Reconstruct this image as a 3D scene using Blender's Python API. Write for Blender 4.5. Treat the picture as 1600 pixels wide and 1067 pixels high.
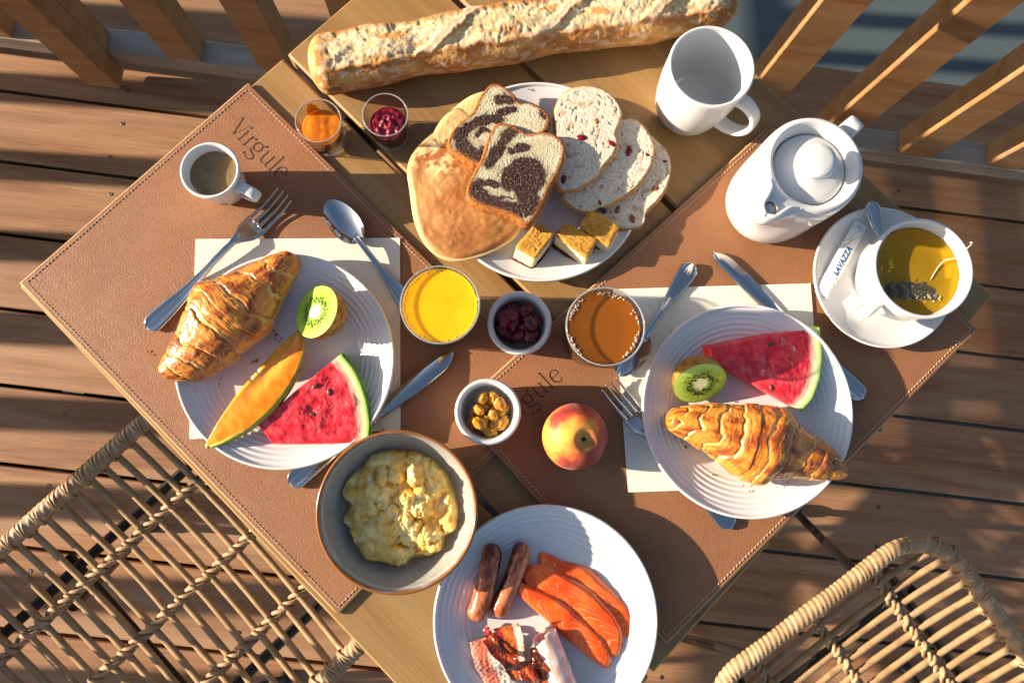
import bpy, math, random
import numpy as np
from mathutils import Vector, Matrix

for _o in list(bpy.data.objects):
    bpy.data.objects.remove(_o, do_unlink=True)
SC = bpy.context.scene
C = SC.collection
PI = math.pi
rad = math.radians

# ------------------------------------------------------------------ camera
TZ = 0.74                       # table top above the deck
CAM_H = 0.6907                  # camera above the table top
FPX = 1079.3                    # focal length for a 1600 px wide frame
RC = np.array([[0.9990267338443245, -0.002889080077717901, -0.04401406912165398],
               [-0.002889080077717901, 0.9914239453958271, -0.13065302794836636],
               [0.04401406912165398, 0.13065302794836636, 0.9904506792401516]])
cam_d = bpy.data.cameras.new('camera')
cam_d.sensor_width = 36.0
cam_d.lens = FPX / 1600.0 * 36.0
cam_d.clip_start = 0.02
cam_d.clip_end = 500
cam = bpy.data.objects.new('camera', cam_d)
C.objects.link(cam)
_m = Matrix(RC.tolist()).to_4x4()
_m.translation = (0, 0, TZ + CAM_H)
cam.matrix_world = _m
SC.camera = cam

# ------------------------------------------------------------------ sky, sun, exposure
SUN_EL = rad(18.0)
SUN_AZ = rad(-2.5)              # horizontal direction in which the light travels (world x axis = 0)
w = bpy.data.worlds.new('World')
SC.world = w
w.use_nodes = True
wn = w.node_tree
for n in list(wn.nodes):
    wn.nodes.remove(n)
wo = wn.nodes.new('ShaderNodeOutputWorld')
bg = wn.nodes.new('ShaderNodeBackground')
sky = wn.nodes.new('ShaderNodeTexSky')
sky.sky_type = 'NISHITA'
sky.sun_disc = False
sky.sun_elevation = SUN_EL
sky.sun_rotation = rad(270) - SUN_AZ
sky.air_density = 1.0
sky.dust_density = 1.5
bg.inputs['Strength'].default_value = 0.067
wn.links.new(sky.outputs[0], bg.inputs['Color'])
wn.links.new(bg.outputs[0], wo.inputs['Surface'])
sun_d = bpy.data.lights.new('sun', 'SUN')
sun_d.energy = 5.0
sun_d.angle = rad(0.55)
sun_d.color = (1.0, 0.84, 0.64)
sun = bpy.data.objects.new('sun', sun_d)
C.objects.link(sun)
_ld = Vector((math.cos(SUN_AZ) * math.cos(SUN_EL), math.sin(SUN_AZ) * math.cos(SUN_EL), -math.sin(SUN_EL)))
sun.rotation_euler = _ld.to_track_quat('-Z', 'Y').to_euler()
sun.location = (-4, 0, 3)
SC.view_settings.view_transform = 'Standard'
SC.view_settings.look = 'None'
SC.view_settings.exposure = 1.42
SC.view_settings.gamma = 1.0
SC.view_settings.use_curve_mapping = False
SC.render.engine = 'CYCLES'
cy = SC.cycles
cy.max_bounces = 10
cy.diffuse_bounces = 5
cy.glossy_bounces = 4
cy.transmission_bounces = 8
cy.transparent_max_bounces = 16
cy.use_denoising = True
cy.sample_clamp_indirect = 6.0
cy.caustics_reflective = False
cy.caustics_refractive = False

# ------------------------------------------------------------------ helpers
def at(px, py, h=0.0):
    """world point at height h above the table top that the photograph shows at pixel px, py"""
    d = RC @ np.array([px - 800.0, -(py - 533.5), -FPX])
    t = (h - CAM_H) / d[2]
    return Vector((d[0] * t, d[1] * t, TZ + h))

def ang(a, b, h=0.0):
    d = at(*b, h) - at(*a, h)
    return math.atan2(d.y, d.x)

def dist(a, b, h=0.0):
    return (at(*b, h) - at(*a, h)).length

def S(hx):
    """sRGB hex to linear"""
    hx = hx.lstrip('#')
    o = []
    for i in (0, 2, 4):
        c = int(hx[i:i + 2], 16) / 255.0
        o.append(c / 12.92 if c <= 0.04045 else ((c + 0.055) / 1.055) ** 2.4)
    return np.array(o)

# ---- vector noise
_rs = np.random.RandomState(7)
_perm = np.concatenate([_rs.permutation(256)] * 3)
_grad = _rs.normal(size=(256, 3))
_grad /= np.linalg.norm(_grad, axis=1)[:, None]

def pn(x, y, z):
    x, y, z = np.broadcast_arrays(np.asarray(x, float), np.asarray(y, float), np.asarray(z, float))
    xi, yi, zi = np.floor(x).astype(int), np.floor(y).astype(int), np.floor(z).astype(int)
    xf, yf, zf = x - xi, y - yi, z - zi
    u = xf * xf * xf * (xf * (xf * 6 - 15) + 10)
    v = yf * yf * yf * (yf * (yf * 6 - 15) + 10)
    s = zf * zf * zf * (zf * (zf * 6 - 15) + 10)
    def g(a, b, c):
        h = _perm[_perm[_perm[(xi + a) & 255] + ((yi + b) & 255)] + ((zi + c) & 255)]
        G = _grad[h]
        return G[..., 0] * (xf - a) + G[..., 1] * (yf - b) + G[..., 2] * (zf - c)
    def L(a, b, t):
        return a + t * (b - a)
    r = L(L(L(g(0, 0, 0), g(1, 0, 0), u), L(g(0, 1, 0), g(1, 1, 0), u), v),
          L(L(g(0, 0, 1), g(1, 0, 1), u), L(g(0, 1, 1), g(1, 1, 1), u), v), s)
    return r * 1.6

def fbm(x, y, z, o=4, g=0.5):
    r = 0
    a = 1.0
    f = 1.0
    for i in range(o):
        r = r + a * pn(np.asarray(x) * f + 17.3 * i, np.asarray(y) * f + 5.1 * i, np.asarray(z) * f + 9.7 * i)
        a *= g
        f *= 2.03
    return r

def worley(P, n_pts, rs):
    """distance to the nearest of the scattered points (P: ...x3, n_pts: kx3)"""
    d = np.full(P.shape[:-1], 1e9)
    idx = np.zeros(P.shape[:-1], int)
    for i, q in enumerate(n_pts):
        e = np.sqrt(((P - q) ** 2).sum(-1))
        m = e < d
        d = np.where(m, e, d)
        idx = np.where(m, i, idx)
    return d, idx

def sstep(a, b, x):
    t = np.clip((x - a) / (b - a), 0, 1)
    return t * t * (3 - 2 * t)

def lerpc(a, b, t):
    a = np.asarray(a, float)
    b = np.asarray(b, float)
    t = np.asarray(t)[..., None]
    return a * (1 - t) + b * t

# ---- mesh building
class MB:
    """collects vertices and faces of one mesh"""
    def __init__(s):
        s.v = []
        s.f = []
        s.n = 0
        s.c = []
    def add(s, V, F, col=None):
        V = np.asarray(V, float).reshape(-1, 3)
        s.v.append(V)
        if isinstance(F, np.ndarray):
            F = F.tolist()
        k = s.n
        s.f.extend([[i + k for i in f] for f in F])
        s.n += len(V)
        if col is None:
            col = np.ones((len(V), 3))
        col = np.asarray(col, float)
        if col.ndim == 1:
            col = np.tile(col, (len(V), 1))
        s.c.append(col.reshape(-1, 3))
        return s
    def mesh(s, name, smooth=True, use_col=False):
        me = bpy.data.meshes.new(name)
        V = np.concatenate(s.v)
        me.from_pydata(V.tolist(), [], s.f)
        if smooth:
            me.polygons.foreach_set('use_smooth', [True] * len(me.polygons))
        if use_col:
            a = me.color_attributes.new('Col', 'FLOAT_COLOR', 'POINT')
            c = np.concatenate(s.c)
            a.data.foreach_set('color', np.concatenate([c, np.ones((len(c), 1))], 1).astype(np.float32).ravel())
        me.update()
        return me
    def obj(s, name, mat, parent=None, loc=None, rotz=0.0, smooth=True, use_col=False):
        me = s.mesh(name, smooth, use_col)
        return mobj(name, me, mat, parent, loc, rotz)

def mobj(name, me, mat, parent=None, loc=None, rotz=0.0):
    o = bpy.data.objects.new(name, me)
    C.objects.link(o)
    if mat is not None and not me.materials:
        me.materials.append(mat)
    if parent is not None:
        o.parent = parent
    if loc is not None:
        o.location = loc
    if rotz:
        o.rotation_euler = (0, 0, rotz)
    return o

def tag(o, label, cat, group=None):
    o['label'] = label
    o['category'] = cat
    if group:
        o['group'] = group
    return o

def thing(name, label, cat, loc=(0, 0, 0), rotz=0.0, group=None):
    o = bpy.data.objects.new(name, None)
    o.empty_display_size = 0.02
    C.objects.link(o)
    o.location = loc
    o.rotation_euler = (0, 0, rotz)
    return tag(o, label, cat, group)

def struct(o):
    o['kind'] = 'structure'
    return o

def stuff(o):
    o['kind'] = 'stuff'
    return o

def gridF(nu, nv, wu=False, wv=False, flip=False):
    a = np.arange(nu if wu else nu - 1)
    b = np.arange(nv if wv else nv - 1)
    A, B = np.meshgrid(a, b, indexing='ij')
    A2 = (A + 1) % nu
    B2 = (B + 1) % nv
    F = np.stack([A * nv + B, A2 * nv + B, A2 * nv + B2, A * nv + B2], -1).reshape(-1, 4)
    return F[:, ::-1] if flip else F

def lathe(prof, seg=64, mb=None, wob=None):
    """profile [(r,z)...] about z; r=0 ends become poles"""
    mb = mb or MB()
    prof = np.asarray(prof, float)
    th = np.linspace(0, 2 * PI, seg, endpoint=False)
    r = prof[:, 0][:, None]
    z = prof[:, 1][:, None] + 0 * th[None]
    V = np.stack([np.maximum(r, 1e-6) * np.cos(th), np.maximum(r, 1e-6) * np.sin(th), z], -1)
    if wob is not None:
        V = wob(V)
    mb.add(V, gridF(len(prof), seg, False, True, flip=True))
    return mb

def tube(path, r, seg=8, mb=None, cap=True, closed=False, rfun=None, flat=1.0, up=(0, 0, 1)):
    """swept circle; r number or list; rfun(i,theta,arclen) multiplies the radius; flat squeezes along up"""
    mb = mb or MB()
    P = np.asarray(path, float)
    n = len(P)
    if closed:
        T = np.roll(P, -1, 0) - np.roll(P, 1, 0)
    else:
        T = np.gradient(P, axis=0)
    T /= np.linalg.norm(T, axis=1)[:, None] + 1e-12
    U = np.tile(np.asarray(up, float), (n, 1))
    bad = np.abs((U * T).sum(1)) > 0.96
    U[bad] = (0.3, 1, 0)
    Sd = np.cross(T, U)
    Sd /= np.linalg.norm(Sd, axis=1)[:, None] + 1e-12
    U = np.cross(Sd, T)
    R = np.broadcast_to(np.asarray(r, float), (n,))[:, None]
    th = np.linspace(0, 2 * PI, seg, endpoint=False)[None]
    if rfun is not None:
        al = np.concatenate([[0], np.cumsum(np.linalg.norm(np.diff(P, axis=0), axis=1))])[:, None]
        R = R * rfun(al, th)
    V = P[:, None] + (R * np.cos(th))[..., None] * Sd[:, None] + (R * np.sin(th))[..., None] * U[:, None] * flat
    F = gridF(n, seg, closed, True, flip=True).tolist()
    if cap and not closed:
        F.append(list(range(seg))[::-1][::-1])
        F.append([(n - 1) * seg + i for i in range(seg)][::-1])
    mb.add(V, F)
    return mb

def box(x0, x1, y0, y1, z0, z1, mb=None, bev=0.0):
    mb = mb or MB()
    if bev <= 0:
        V = [(x, y, z) for z in (z0, z1) for y in (y0, y1) for x in (x0, x1)]
        F = [[0, 2, 3, 1], [4, 5, 7, 6], [0, 1, 5, 4], [2, 6, 7, 3], [0, 4, 6, 2], [1, 3, 7, 5]]
        mb.add(V, F)
        return mb
    b = bev
    rings = []
    for z, i in ((z0, b), (z0 + b, 0), (z1 - b, 0), (z1, b)):
        X0, X1, Y0, Y1 = x0 + i, x1 - i, y0 + i, y1 - i
        k = b * 0.6 if i == 0 else 0.0
        rings.append([(X0 + k, Y0, z), (X1 - k, Y0, z), (X1, Y0 + k, z), (X1, Y1 - k, z), (X1 - k, Y1, z), (X0 + k, Y1, z), (X0, Y1 - k, z), (X0, Y0 + k, z)])
        if i:
            r = rings[-1]
            kk = b * 0.6
            rings[-1] = [(X0 + kk, Y0, z), (X1 - kk, Y0, z), (X1, Y0 + kk, z), (X1, Y1 - kk, z), (X1 - kk, Y1, z), (X0 + kk, Y1, z), (X0, Y1 - kk, z), (X0, Y0 + kk, z)]
    F = gridF(4, 8, False, True, flip=True).tolist()
    F.append([7, 6, 5, 4, 3, 2, 1, 0])
    F.append([24 + i for i in range(8)])
    mb.add(np.array(rings).reshape(-1, 3), F)
    return mb

def prism(outline, z0, z1, bev=0.0, mb=None):
    """closed outline [(x,y)] (counter-clockwise) to a slab with a small rounded edge"""
    mb = mb or MB()
    O = np.asarray(outline, float)
    n = len(O)
    cen = O.mean(0)
    def inset(d):
        t = np.roll(O, -1, 0) - np.roll(O, 1, 0)
        t /= np.linalg.norm(t, axis=1)[:, None] + 1e-12
        nn = np.stack([-t[:, 1], t[:, 0]], 1)
        return O + nn * d
    rings = []
    if bev > 0:
        for a in (0, 30, 60, 90):
            rings.append((inset(bev * (1 - math.sin(rad(a)))), z0 + bev * (1 - math.cos(rad(a)))))
        for a in (90, 60, 30, 0):
            rings.append((inset(bev * (1 - math.sin(rad(a)))), z1 - bev * (1 - math.cos(rad(a)))))
    else:
        rings = [(O, z0), (O, z1)]
    V = np.concatenate([np.concatenate([r, np.full((n, 1), z)], 1) for r, z in rings])
    m = len(rings)
    F = gridF(m, n, False, True, flip=True).tolist()
    V = np.concatenate([V, [[cen[0], cen[1], z0], [cen[0], cen[1], z1]]])
    k = m * n
    for i in range(n):
        j = (i + 1) % n
        F.append([k, j, i])
        F.append([k + 1, (m - 1) * n + i, (m - 1) * n + j])
    mb.add(V, F)
    return mb

def spline(pts, n):
    """Catmull-Rom through control points, n samples"""
    P = np.asarray(pts, float)
    P = np.concatenate([[2 * P[0] - P[1]], P, [2 * P[-1] - P[-2]]])
    t = np.linspace(0, len(pts) - 1 - 1e-9, n)
    i = t.astype(int)
    u = (t - i)[:, None]
    p0, p1, p2, p3 = P[i], P[i + 1], P[i + 2], P[i + 3]
    return 0.5 * (2 * p1 + (p2 - p0) * u + (2 * p0 - 5 * p1 + 4 * p2 - p3) * u ** 2 + (3 * p1 - p0 - 3 * p2 + p3) * u ** 3)

def cspline(pts, n):
    """closed Catmull-Rom"""
    P = np.asarray(pts, float)
    k = len(P)
    t = np.linspace(0, k, n, endpoint=False)
    i = t.astype(int)
    u = (t - i)[:, None]
    p0, p1, p2, p3 = P[(i - 1) % k], P[i % k], P[(i + 1) % k], P[(i + 2) % k]
    return 0.5 * (2 * p1 + (p2 - p0) * u + (2 * p0 - 5 * p1 + 4 * p2 - p3) * u ** 2 + (3 * p1 - p0 - 3 * p2 + p3) * u ** 3)

# ---- materials
class Mat:
    def __init__(s, name, rough=0.5, spec=0.5, metal=0.0, color=(0.8, 0.8, 0.8), sss=0.0, sssr=(1, .4, .2), sscale=0.005, coat=0.0, sheen=0.0):
        s.m = bpy.data.materials.new(name)
        s.m.use_nodes = True
        s.t = s.m.node_tree
        s.b = s.t.nodes['Principled BSDF']
        s.out = s.t.nodes['Material Output']
        b = s.b.inputs
        b['Roughness'].default_value = rough
        b['Specular IOR Level'].default_value = spec
        b['Metallic'].default_value = metal
        b['Base Color'].default_value = (*[float(c) for c in color], 1)
        if sss:
            b['Subsurface Weight'].default_value = sss
            b['Subsurface Radius'].default_value = sssr
            b['Subsurface Scale'].default_value = sscale
        if coat:
            b['Coat Weight'].default_value = coat
            b['Coat Roughness'].default_value = 0.12
        if sheen:
            b['Sheen Weight'].default_value = sheen
        s._c = None
    def N(s, t, **kw):
        n = s.t.nodes.new(t)
        for k, v in kw.items():
            setattr(n, k, v)
        return n
    def set(s, sock, v):
        if isinstance(v, bpy.types.NodeSocket):
            s.t.links.new(v, sock)
        elif isinstance(v, (int, float)):
            sock.default_value = v
        else:
            v = [float(c) for c in v]
            if len(sock.default_value) == 4 and len(v) == 3:
                v = v + [1.0]
            sock.default_value = v
    def co(s, kind='Object'):
        if s._c is None:
            s._c = s.N('ShaderNodeTexCoord')
        return s._c.outputs[kind]
    def vmap(s, scale=(1, 1, 1), vec=None, rand=False, rot=(0, 0, 0)):
        v = vec or s.co()
        if rand:
            oi = s.N('ShaderNodeObjectInfo')
            a = s.N('ShaderNodeVectorMath', operation='ADD')
            m = s.N('ShaderNodeMath', operation='MULTIPLY')
            s.t.links.new(oi.outputs['Random'], m.inputs[0])
            m.inputs[1].default_value = 37.0
            s.t.links.new(v, a.inputs[0])
            s.t.links.new(m.outputs[0], a.inputs[1])
            v = a.outputs[0]
        n = s.N('ShaderNodeMapping')
        s.t.links.new(v, n.inputs['Vector'])
        n.inputs['Scale'].default_value = scale
        n.inputs['Rotation'].default_value = rot
        return n.outputs[0]
    def rnd(s):
        return s.N('ShaderNodeObjectInfo').outputs['Random']
    def noise(s, scale=5, detail=4, rough=0.55, vec=None, dist=0.0, col=False):
        n = s.N('ShaderNodeTexNoise')
        s.t.links.new(vec or s.co(), n.inputs['Vector'])
        n.inputs['Scale'].default_value = scale
        n.inputs['Detail'].default_value = detail
        n.inputs['Roughness'].default_value = rough
        n.inputs['Distortion'].default_value = dist
        return n.outputs['Color' if col else 'Fac']
    def vor(s, scale=5, vec=None, feature='F1', out='Distance', rnd=1.0):
        n = s.N('ShaderNodeTexVoronoi', feature=feature)
        s.t.links.new(vec or s.co(), n.inputs['Vector'])
        n.inputs['Scale'].default_value = scale
        n.inputs['Randomness'].default_value = rnd
        return n.outputs[out]
    def wave(s, scale=5, vec=None, dist=0.0, detail=2, dscale=1.0, btype='BANDS', direction='X'):
        n = s.N('ShaderNodeTexWave', wave_type=btype)
        if btype == 'BANDS':
            n.bands_direction = direction
        else:
            n.rings_direction = direction
        s.t.links.new(vec or s.co(), n.inputs['Vector'])
        n.inputs['Scale'].default_value = scale
        n.inputs['Distortion'].default_value = dist
        n.inputs['Detail'].default_value = detail
        n.inputs['Detail Scale'].default_value = dscale
        return n.outputs['Fac']
    def ramp(s, fac, stops, interp='LINEAR'):
        n = s.N('ShaderNodeValToRGB')
        n.color_ramp.interpolation = interp
        e = n.color_ramp.elements
        while len(e) < len(stops):
            e.new(0.5)
        for i, (p, c) in enumerate(stops):
            e[i].position = p
            if isinstance(c, (int, float)):
                c = (c, c, c)
            e[i].color = (*[float(k) for k in c], 1)
        s.set(n.inputs['Fac'], fac)
        return n.outputs['Color']
    def mix(s, fac, a, b, mode='MIX'):
        n = s.N('ShaderNodeMix', data_type='RGBA', blend_type=mode)
        s.set(n.inputs[0], fac)
        s.set(n.inputs[6], a)
        s.set(n.inputs[7], b)
        return n.outputs[2]
    def math(s, op, a, b=None, clamp=False):
        n = s.N('ShaderNodeMath', operation=op)
        n.use_clamp = clamp
        s.set(n.inputs[0], a)
        if b is not None:
            s.set(n.inputs[1], b)
        return n.outputs[0]
    def attr(s, name='Col'):
        return s.N('ShaderNodeAttribute', attribute_name=name).outputs['Color']
    def sep(s, v):
        n = s.N('ShaderNodeSeparateXYZ')
        s.t.links.new(v, n.inputs[0])
        return n.outputs
    def bump(s, h, strength=0.5, dist=0.001, normal=None):
        n = s.N('ShaderNodeBump')
        n.inputs['Strength'].default_value = strength
        n.inputs['Distance'].default_value = dist
        s.set(n.inputs['Height'], h)
        if normal is not None:
            s.t.links.new(normal, n.inputs['Normal'])
        s.t.links.new(n.outputs[0], s.b.inputs['Normal'])
        return n.outputs[0]
    def col(s, c):
        s.set(s.b.inputs['Base Color'], c)
        return s
    def rough(s, c):
        s.set(s.b.inputs['Roughness'], c)
        return s

def vcol_mat(name, rough=0.5, amt=0.25, nscale=300, bumps=0.3, bdist=0.0006, **kw):
    """material whose colour comes from the mesh colour attribute, broken up by fine noise"""
    m = Mat(name, rough=rough, **kw)
    n = m.noise(nscale, 5, 0.6)
    c = m.mix(amt, m.attr(), m.ramp(n, [(0.3, 0.25), (0.7, 1.0)]), 'MULTIPLY')
    m.col(c)
    if bumps:
        m.bump(n, bumps, bdist)
    return m.m
# ------------------------------------------------------------------ materials
def wood_mat(name, c0, c1, c2, rough=0.55, grain=1.0, weather=None, wamt=0.0, spec=0.3, figamt=0.2):
    m = Mat(name, rough=rough, spec=spec)
    v = m.vmap((1.3, 15, 15), rand=True)
    g = m.noise(2.2, 7, 0.6, vec=v, dist=0.9)
    v2 = m.vmap((7, 420, 420), rand=True)
    fine = m.noise(1.6, 4, 0.6, vec=v2)
    v3 = m.vmap((0.7, 5.5, 5.5), rand=True)
    big = m.noise(2.0, 4, 0.5, vec=v3, dist=1.5)
    fig = m.wave(7.0, vec=m.vmap((0.35, 5.0, 5.0), rand=True), dist=7.0, detail=4, dscale=1.2, direction='Y')
    c = m.ramp(g, [(0.25, c0), (0.5, c1), (0.78, c2)])
    c = m.mix(figamt, c, m.ramp(fig, [(0.0, [0.6 * a_ + 0.4 * b_ for a_, b_ in zip(c0, c1)]), (1.0, c2)]))
    c = m.mix(m.ramp(fine, [(0.45, 0.0), (0.75, 0.42 * grain)]), c, [k * 0.45 for k in c0])
    r = m.rnd()
    c = m.mix(m.math('MULTIPLY', r, 0.35), c, [k * 0.55 for k in c1])
    if weather is not None:
        c = m.mix(m.ramp(big, [(0.40, 0.0), (0.68, wamt)]), c, weather)
    m.col(c)
    m.rough(m.ramp(g, [(0.2, rough - 0.1), (0.8, rough + 0.15)]))
    h = m.math('ADD', m.math('MULTIPLY', g, 0.5), m.math('MULTIPLY', fine, -0.6))
    m.bump(h, 0.4, 0.0012)
    return m.m

M = {}
M['deck'] = wood_mat('deck_wood', (0.16, 0.060, 0.023), (0.34, 0.155, 0.066), (0.48, 0.262, 0.128), 0.58, grain=1.15, weather=(0.46, 0.315, 0.20), wamt=0.38, figamt=0.12)
M['rail'] = wood_mat('rail_wood', (0.17, 0.068, 0.022), (0.36, 0.17, 0.062), (0.52, 0.28, 0.11), 0.55, weather=(0.36, 0.29, 0.22), wamt=0.22)
M['railbase'] = wood_mat('weathered_rail_wood', (0.20, 0.14, 0.095), (0.36, 0.27, 0.20), (0.46, 0.36, 0.28), 0.6, weather=(0.40, 0.37, 0.34), wamt=0.7)
M['table'] = wood_mat('table_wood', (0.22, 0.112, 0.034), (0.36, 0.198, 0.066), (0.46, 0.275, 0.10), 0.42, grain=0.45, weather=(0.30, 0.21, 0.10), wamt=0.5, spec=0.4, figamt=0.10)

# deck screws and black steel
M['steel_black'] = Mat('black_steel', rough=0.35, color=(0.012, 0.012, 0.013)).m
M['rubber'] = Mat('black_rubber', rough=0.7, color=(0.015, 0.015, 0.015)).m
M['screw'] = Mat('deck_screw', rough=0.4, metal=0.8, color=(0.12, 0.10, 0.09)).m
M['gap'] = Mat('grey_joist', rough=0.8, color=(0.12, 0.14, 0.15)).m
m = Mat('asphalt', rough=0.85, spec=0.3)
n = m.noise(90, 6, 0.7)
n2 = m.noise(400, 3, 0.7)
m.col(m.mix(0.5, m.ramp(n, [(0.3, (0.040, 0.058, 0.068)), (0.7, (0.085, 0.115, 0.132))]), m.ramp(n2, [(0.3, (0.045, 0.062, 0.072)), (0.7, (0.10, 0.13, 0.145))])))
m.bump(n2, 0.3, 0.003)
M['asphalt'] = m.m

# leather
m = Mat('tan_leather', rough=0.55, spec=0.42)
v = m.noise(90, 2, 0.5, col=True)
cv = m.N('ShaderNodeVectorMath', operation='MULTIPLY_ADD')
m.t.links.new(v, cv.inputs[0]); cv.inputs[1].default_value = (0.004, 0.004, 0.004); m.t.links.new(m.co(), cv.inputs[2])
sk = m.vmap((1.0, 0.62, 1.0), vec=cv.outputs[0], rot=(0, 0, 0.7))
cell = m.vor(760, vec=sk, feature='DISTANCE_TO_EDGE')
cell2 = m.vor(760, vec=sk)
crease = m.ramp(cell, [(0.0, 0.0), (0.16, 0.8), (0.4, 1.0)])
big = m.noise(14, 4, 0.6)
c = m.ramp(big, [(0.3, (0.275, 0.112, 0.045)), (0.7, (0.345, 0.150, 0.064))])
c = m.mix(m.ramp(cell, [(0.0, 0.38), (0.14, 0.0)]), c, (0.14, 0.055, 0.024))
m.col(c)
m.rough(m.ramp(m.noise(30, 3), [(0.3, 0.54), (0.7, 0.68)]))
m.bump(m.math('ADD', crease, m.math('MULTIPLY', m.noise(900, 2), 0.25)), 0.5, 0.0004)
M['leather'] = m.m
M['leather_core'] = Mat('leather_edge', rough=0.6, color=(0.42, 0.27, 0.14)).m
m = Mat('pale_thread', rough=0.7, color=(0.55, 0.44, 0.32))
M['thread'] = m.m
M['emboss'] = Mat('pressed_leather', rough=0.55, color=(0.052, 0.022, 0.010)).m

# porcelain
def porcelain(name, c=(0.78, 0.78, 0.77), rough=0.12):
    m = Mat(name, rough=rough, spec=0.5, color=c, sss=0.08, sssr=(1, .9, .8), sscale=0.002)
    n = m.noise(45, 3, 0.5)
    m.col(m.mix(m.ramp(n, [(0.4, 0.0), (0.75, 0.06)]), c, (0.66, 0.64, 0.60)))
    m.rough(m.ramp(m.noise(20, 3), [(0.3, rough * 0.7), (0.7, rough * 1.7)]))
    return m.m
M['plate'] = porcelain('white_plate_glaze', (0.66, 0.66, 0.66), 0.14)
M['china'] = porcelain('white_china_glaze', (0.63, 0.63, 0.625), 0.06)

# stoneware bowl (inside / rim from the vertex colour)
m = Mat('stoneware_glaze', rough=0.22, spec=0.5)
n = m.noise(160, 5, 0.65)
c = m.mix(0.3, m.attr(), m.ramp(n, [(0.35, 0.35), (0.7, 1.0)]), 'MULTIPLY')
m.col(c)
m.bump(n, 0.08, 0.0004)
M['stoneware'] = m.m

# napkin paper
m = Mat('napkin_paper', rough=0.9, spec=0.1)
w1 = m.wave(190, vec=m.vmap((1, 1, 1), rot=(0, 0, 0.6)), direction='X')
w2 = m.wave(260, vec=m.vmap((1, 1, 1), rot=(0, 0, 0.6)), direction='Y', dist=1.2)
h = m.math('MULTIPLY', w1, w2)
m.col(m.mix(m.ramp(h, [(0.0, 0.16), (0.6, 0.0)]), (0.80, 0.77, 0.68), (0.6, 0.56, 0.47)))
m.bump(h, 0.5, 0.0007)
M['napkin'] = m.m

# cutlery steel
m = Mat('polished_steel', rough=0.09, metal=1.0, color=(0.60, 0.58, 0.56))
m.rough(m.ramp(m.noise(180, 5, 0.7), [(0.35, 0.03), (0.75, 0.13)]))
m.bump(m.noise(90, 3), 0.10, 0.0006)
M['steel'] = m.m

# thin glass: fresnel mix of clear and mirror
def thin_glass(name, tint=(1, 1, 1), ior=1.45, edge=0.55):
    mt = bpy.data.materials.new(name)
    mt.use_nodes = True
    t = mt.node_tree
    for n in list(t.nodes):
        t.nodes.remove(n)
    o = t.nodes.new('ShaderNodeOutputMaterial')
    mx = t.nodes.new('ShaderNodeMixShader')
    lw = t.nodes.new('ShaderNodeLayerWeight')      # Schlick reflection, the same from both sides of the wall
    lw.inputs['Blend'].default_value = 0.5
    pw_ = t.nodes.new('ShaderNodeMath'); pw_.operation = 'POWER'; pw_.inputs[1].default_value = 4.0
    fr = t.nodes.new('ShaderNodeMath'); fr.operation = 'MULTIPLY_ADD'
    f0 = ((ior - 1) / (ior + 1)) ** 2
    fr.inputs[1].default_value = 0.75; fr.inputs[2].default_value = f0
    t.links.new(lw.outputs['Facing'], pw_.inputs[0])
    t.links.new(pw_.outputs[0], fr.inputs[0])
    tr = t.nodes.new('ShaderNodeBsdfTransparent')
    tr.inputs['Color'].default_value = (*tint, 1)
    gl = t.nodes.new('ShaderNodeBsdfGlossy')
    gl.inputs['Roughness'].default_value = 0.03
    # the wall looks denser where the view runs along it
    ed_ = t.nodes.new('ShaderNodeMix'); ed_.data_type = 'RGBA'
    p3 = t.nodes.new('ShaderNodeMath'); p3.operation = 'POWER'; p3.inputs[1].default_value = 2.5
    t.links.new(lw.outputs['Facing'], p3.inputs[0]); t.links.new(p3.outputs[0], ed_.inputs[0])
    ed_.inputs[6].default_value = (*tint, 1); ed_.inputs[7].default_value = (*[k * edge for k in tint], 1)
    t.links.new(ed_.outputs[2], tr.inputs['Color'])
    t.links.new(fr.outputs[0], mx.inputs[0])
    t.links.new(tr.outputs[0], mx.inputs[1])
    t.links.new(gl.outputs[0], mx.inputs[2])
    t.links.new(mx.outputs[0], o.inputs['Surface'])
    return mt
M['glass'] = thin_glass('clear_glass', (0.94, 0.95, 0.95), 1.5)
M['bubble'] = thin_glass('bubble_film', (1, 1, 1), 1.9, 0.8)

def liquid_mat(name, c0, c1, see, nscale=40, rough=0.06, sss=0.4, clear=0.0):
    m = Mat(name, rough=rough, spec=0.45, sss=sss, sssr=(1, .5, .15), sscale=0.012)
    n = m.noise(nscale, 4, 0.6, dist=0.8)
    m.col(m.ramp(n, [(0.3, c0), (0.7, c1)]))
    if clear > 0:
        tr = m.N('ShaderNodeBsdfTransparent')
        tr.inputs['Color'].default_value = (*see, 1)
        mx = m.N('ShaderNodeMixShader')
        mx.inputs[0].default_value = clear
        m.t.links.new(m.b.outputs[0], mx.inputs[1])
        m.t.links.new(tr.outputs[0], mx.inputs[2])
        m.t.links.new(mx.outputs[0], m.out.inputs['Surface'])
    return m.m
M['orange_juice'] = liquid_mat('orange_juice', (0.92, 0.44, 0.003), (0.96, 0.53, 0.008), (1, .6, .1), 70)
M['amber_juice'] = liquid_mat('amber_juice', (0.30, 0.092, 0.008), (0.36, 0.115, 0.010), (1.0, 0.50, 0.08), 12, 0.03, 0.12, clear=0.30)
M['coffee'] = liquid_mat('black_coffee', (0.17, 0.105, 0.038), (0.26, 0.175, 0.075), (1, .6, .1), 60, 0.04, 0.1)
M['tea'] = liquid_mat('green_tea', (0.54, 0.31, 0.012), (0.60, 0.38, 0.022), (1.0, 0.80, 0.16), 16, 0.02, 0.2, clear=0.55)
M['apricot'] = liquid_mat('apricot_jam', (0.70, 0.16, 0.004), (0.80, 0.25, 0.010), (1, .5, .1), 70, 0.12, 0.5)

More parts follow.
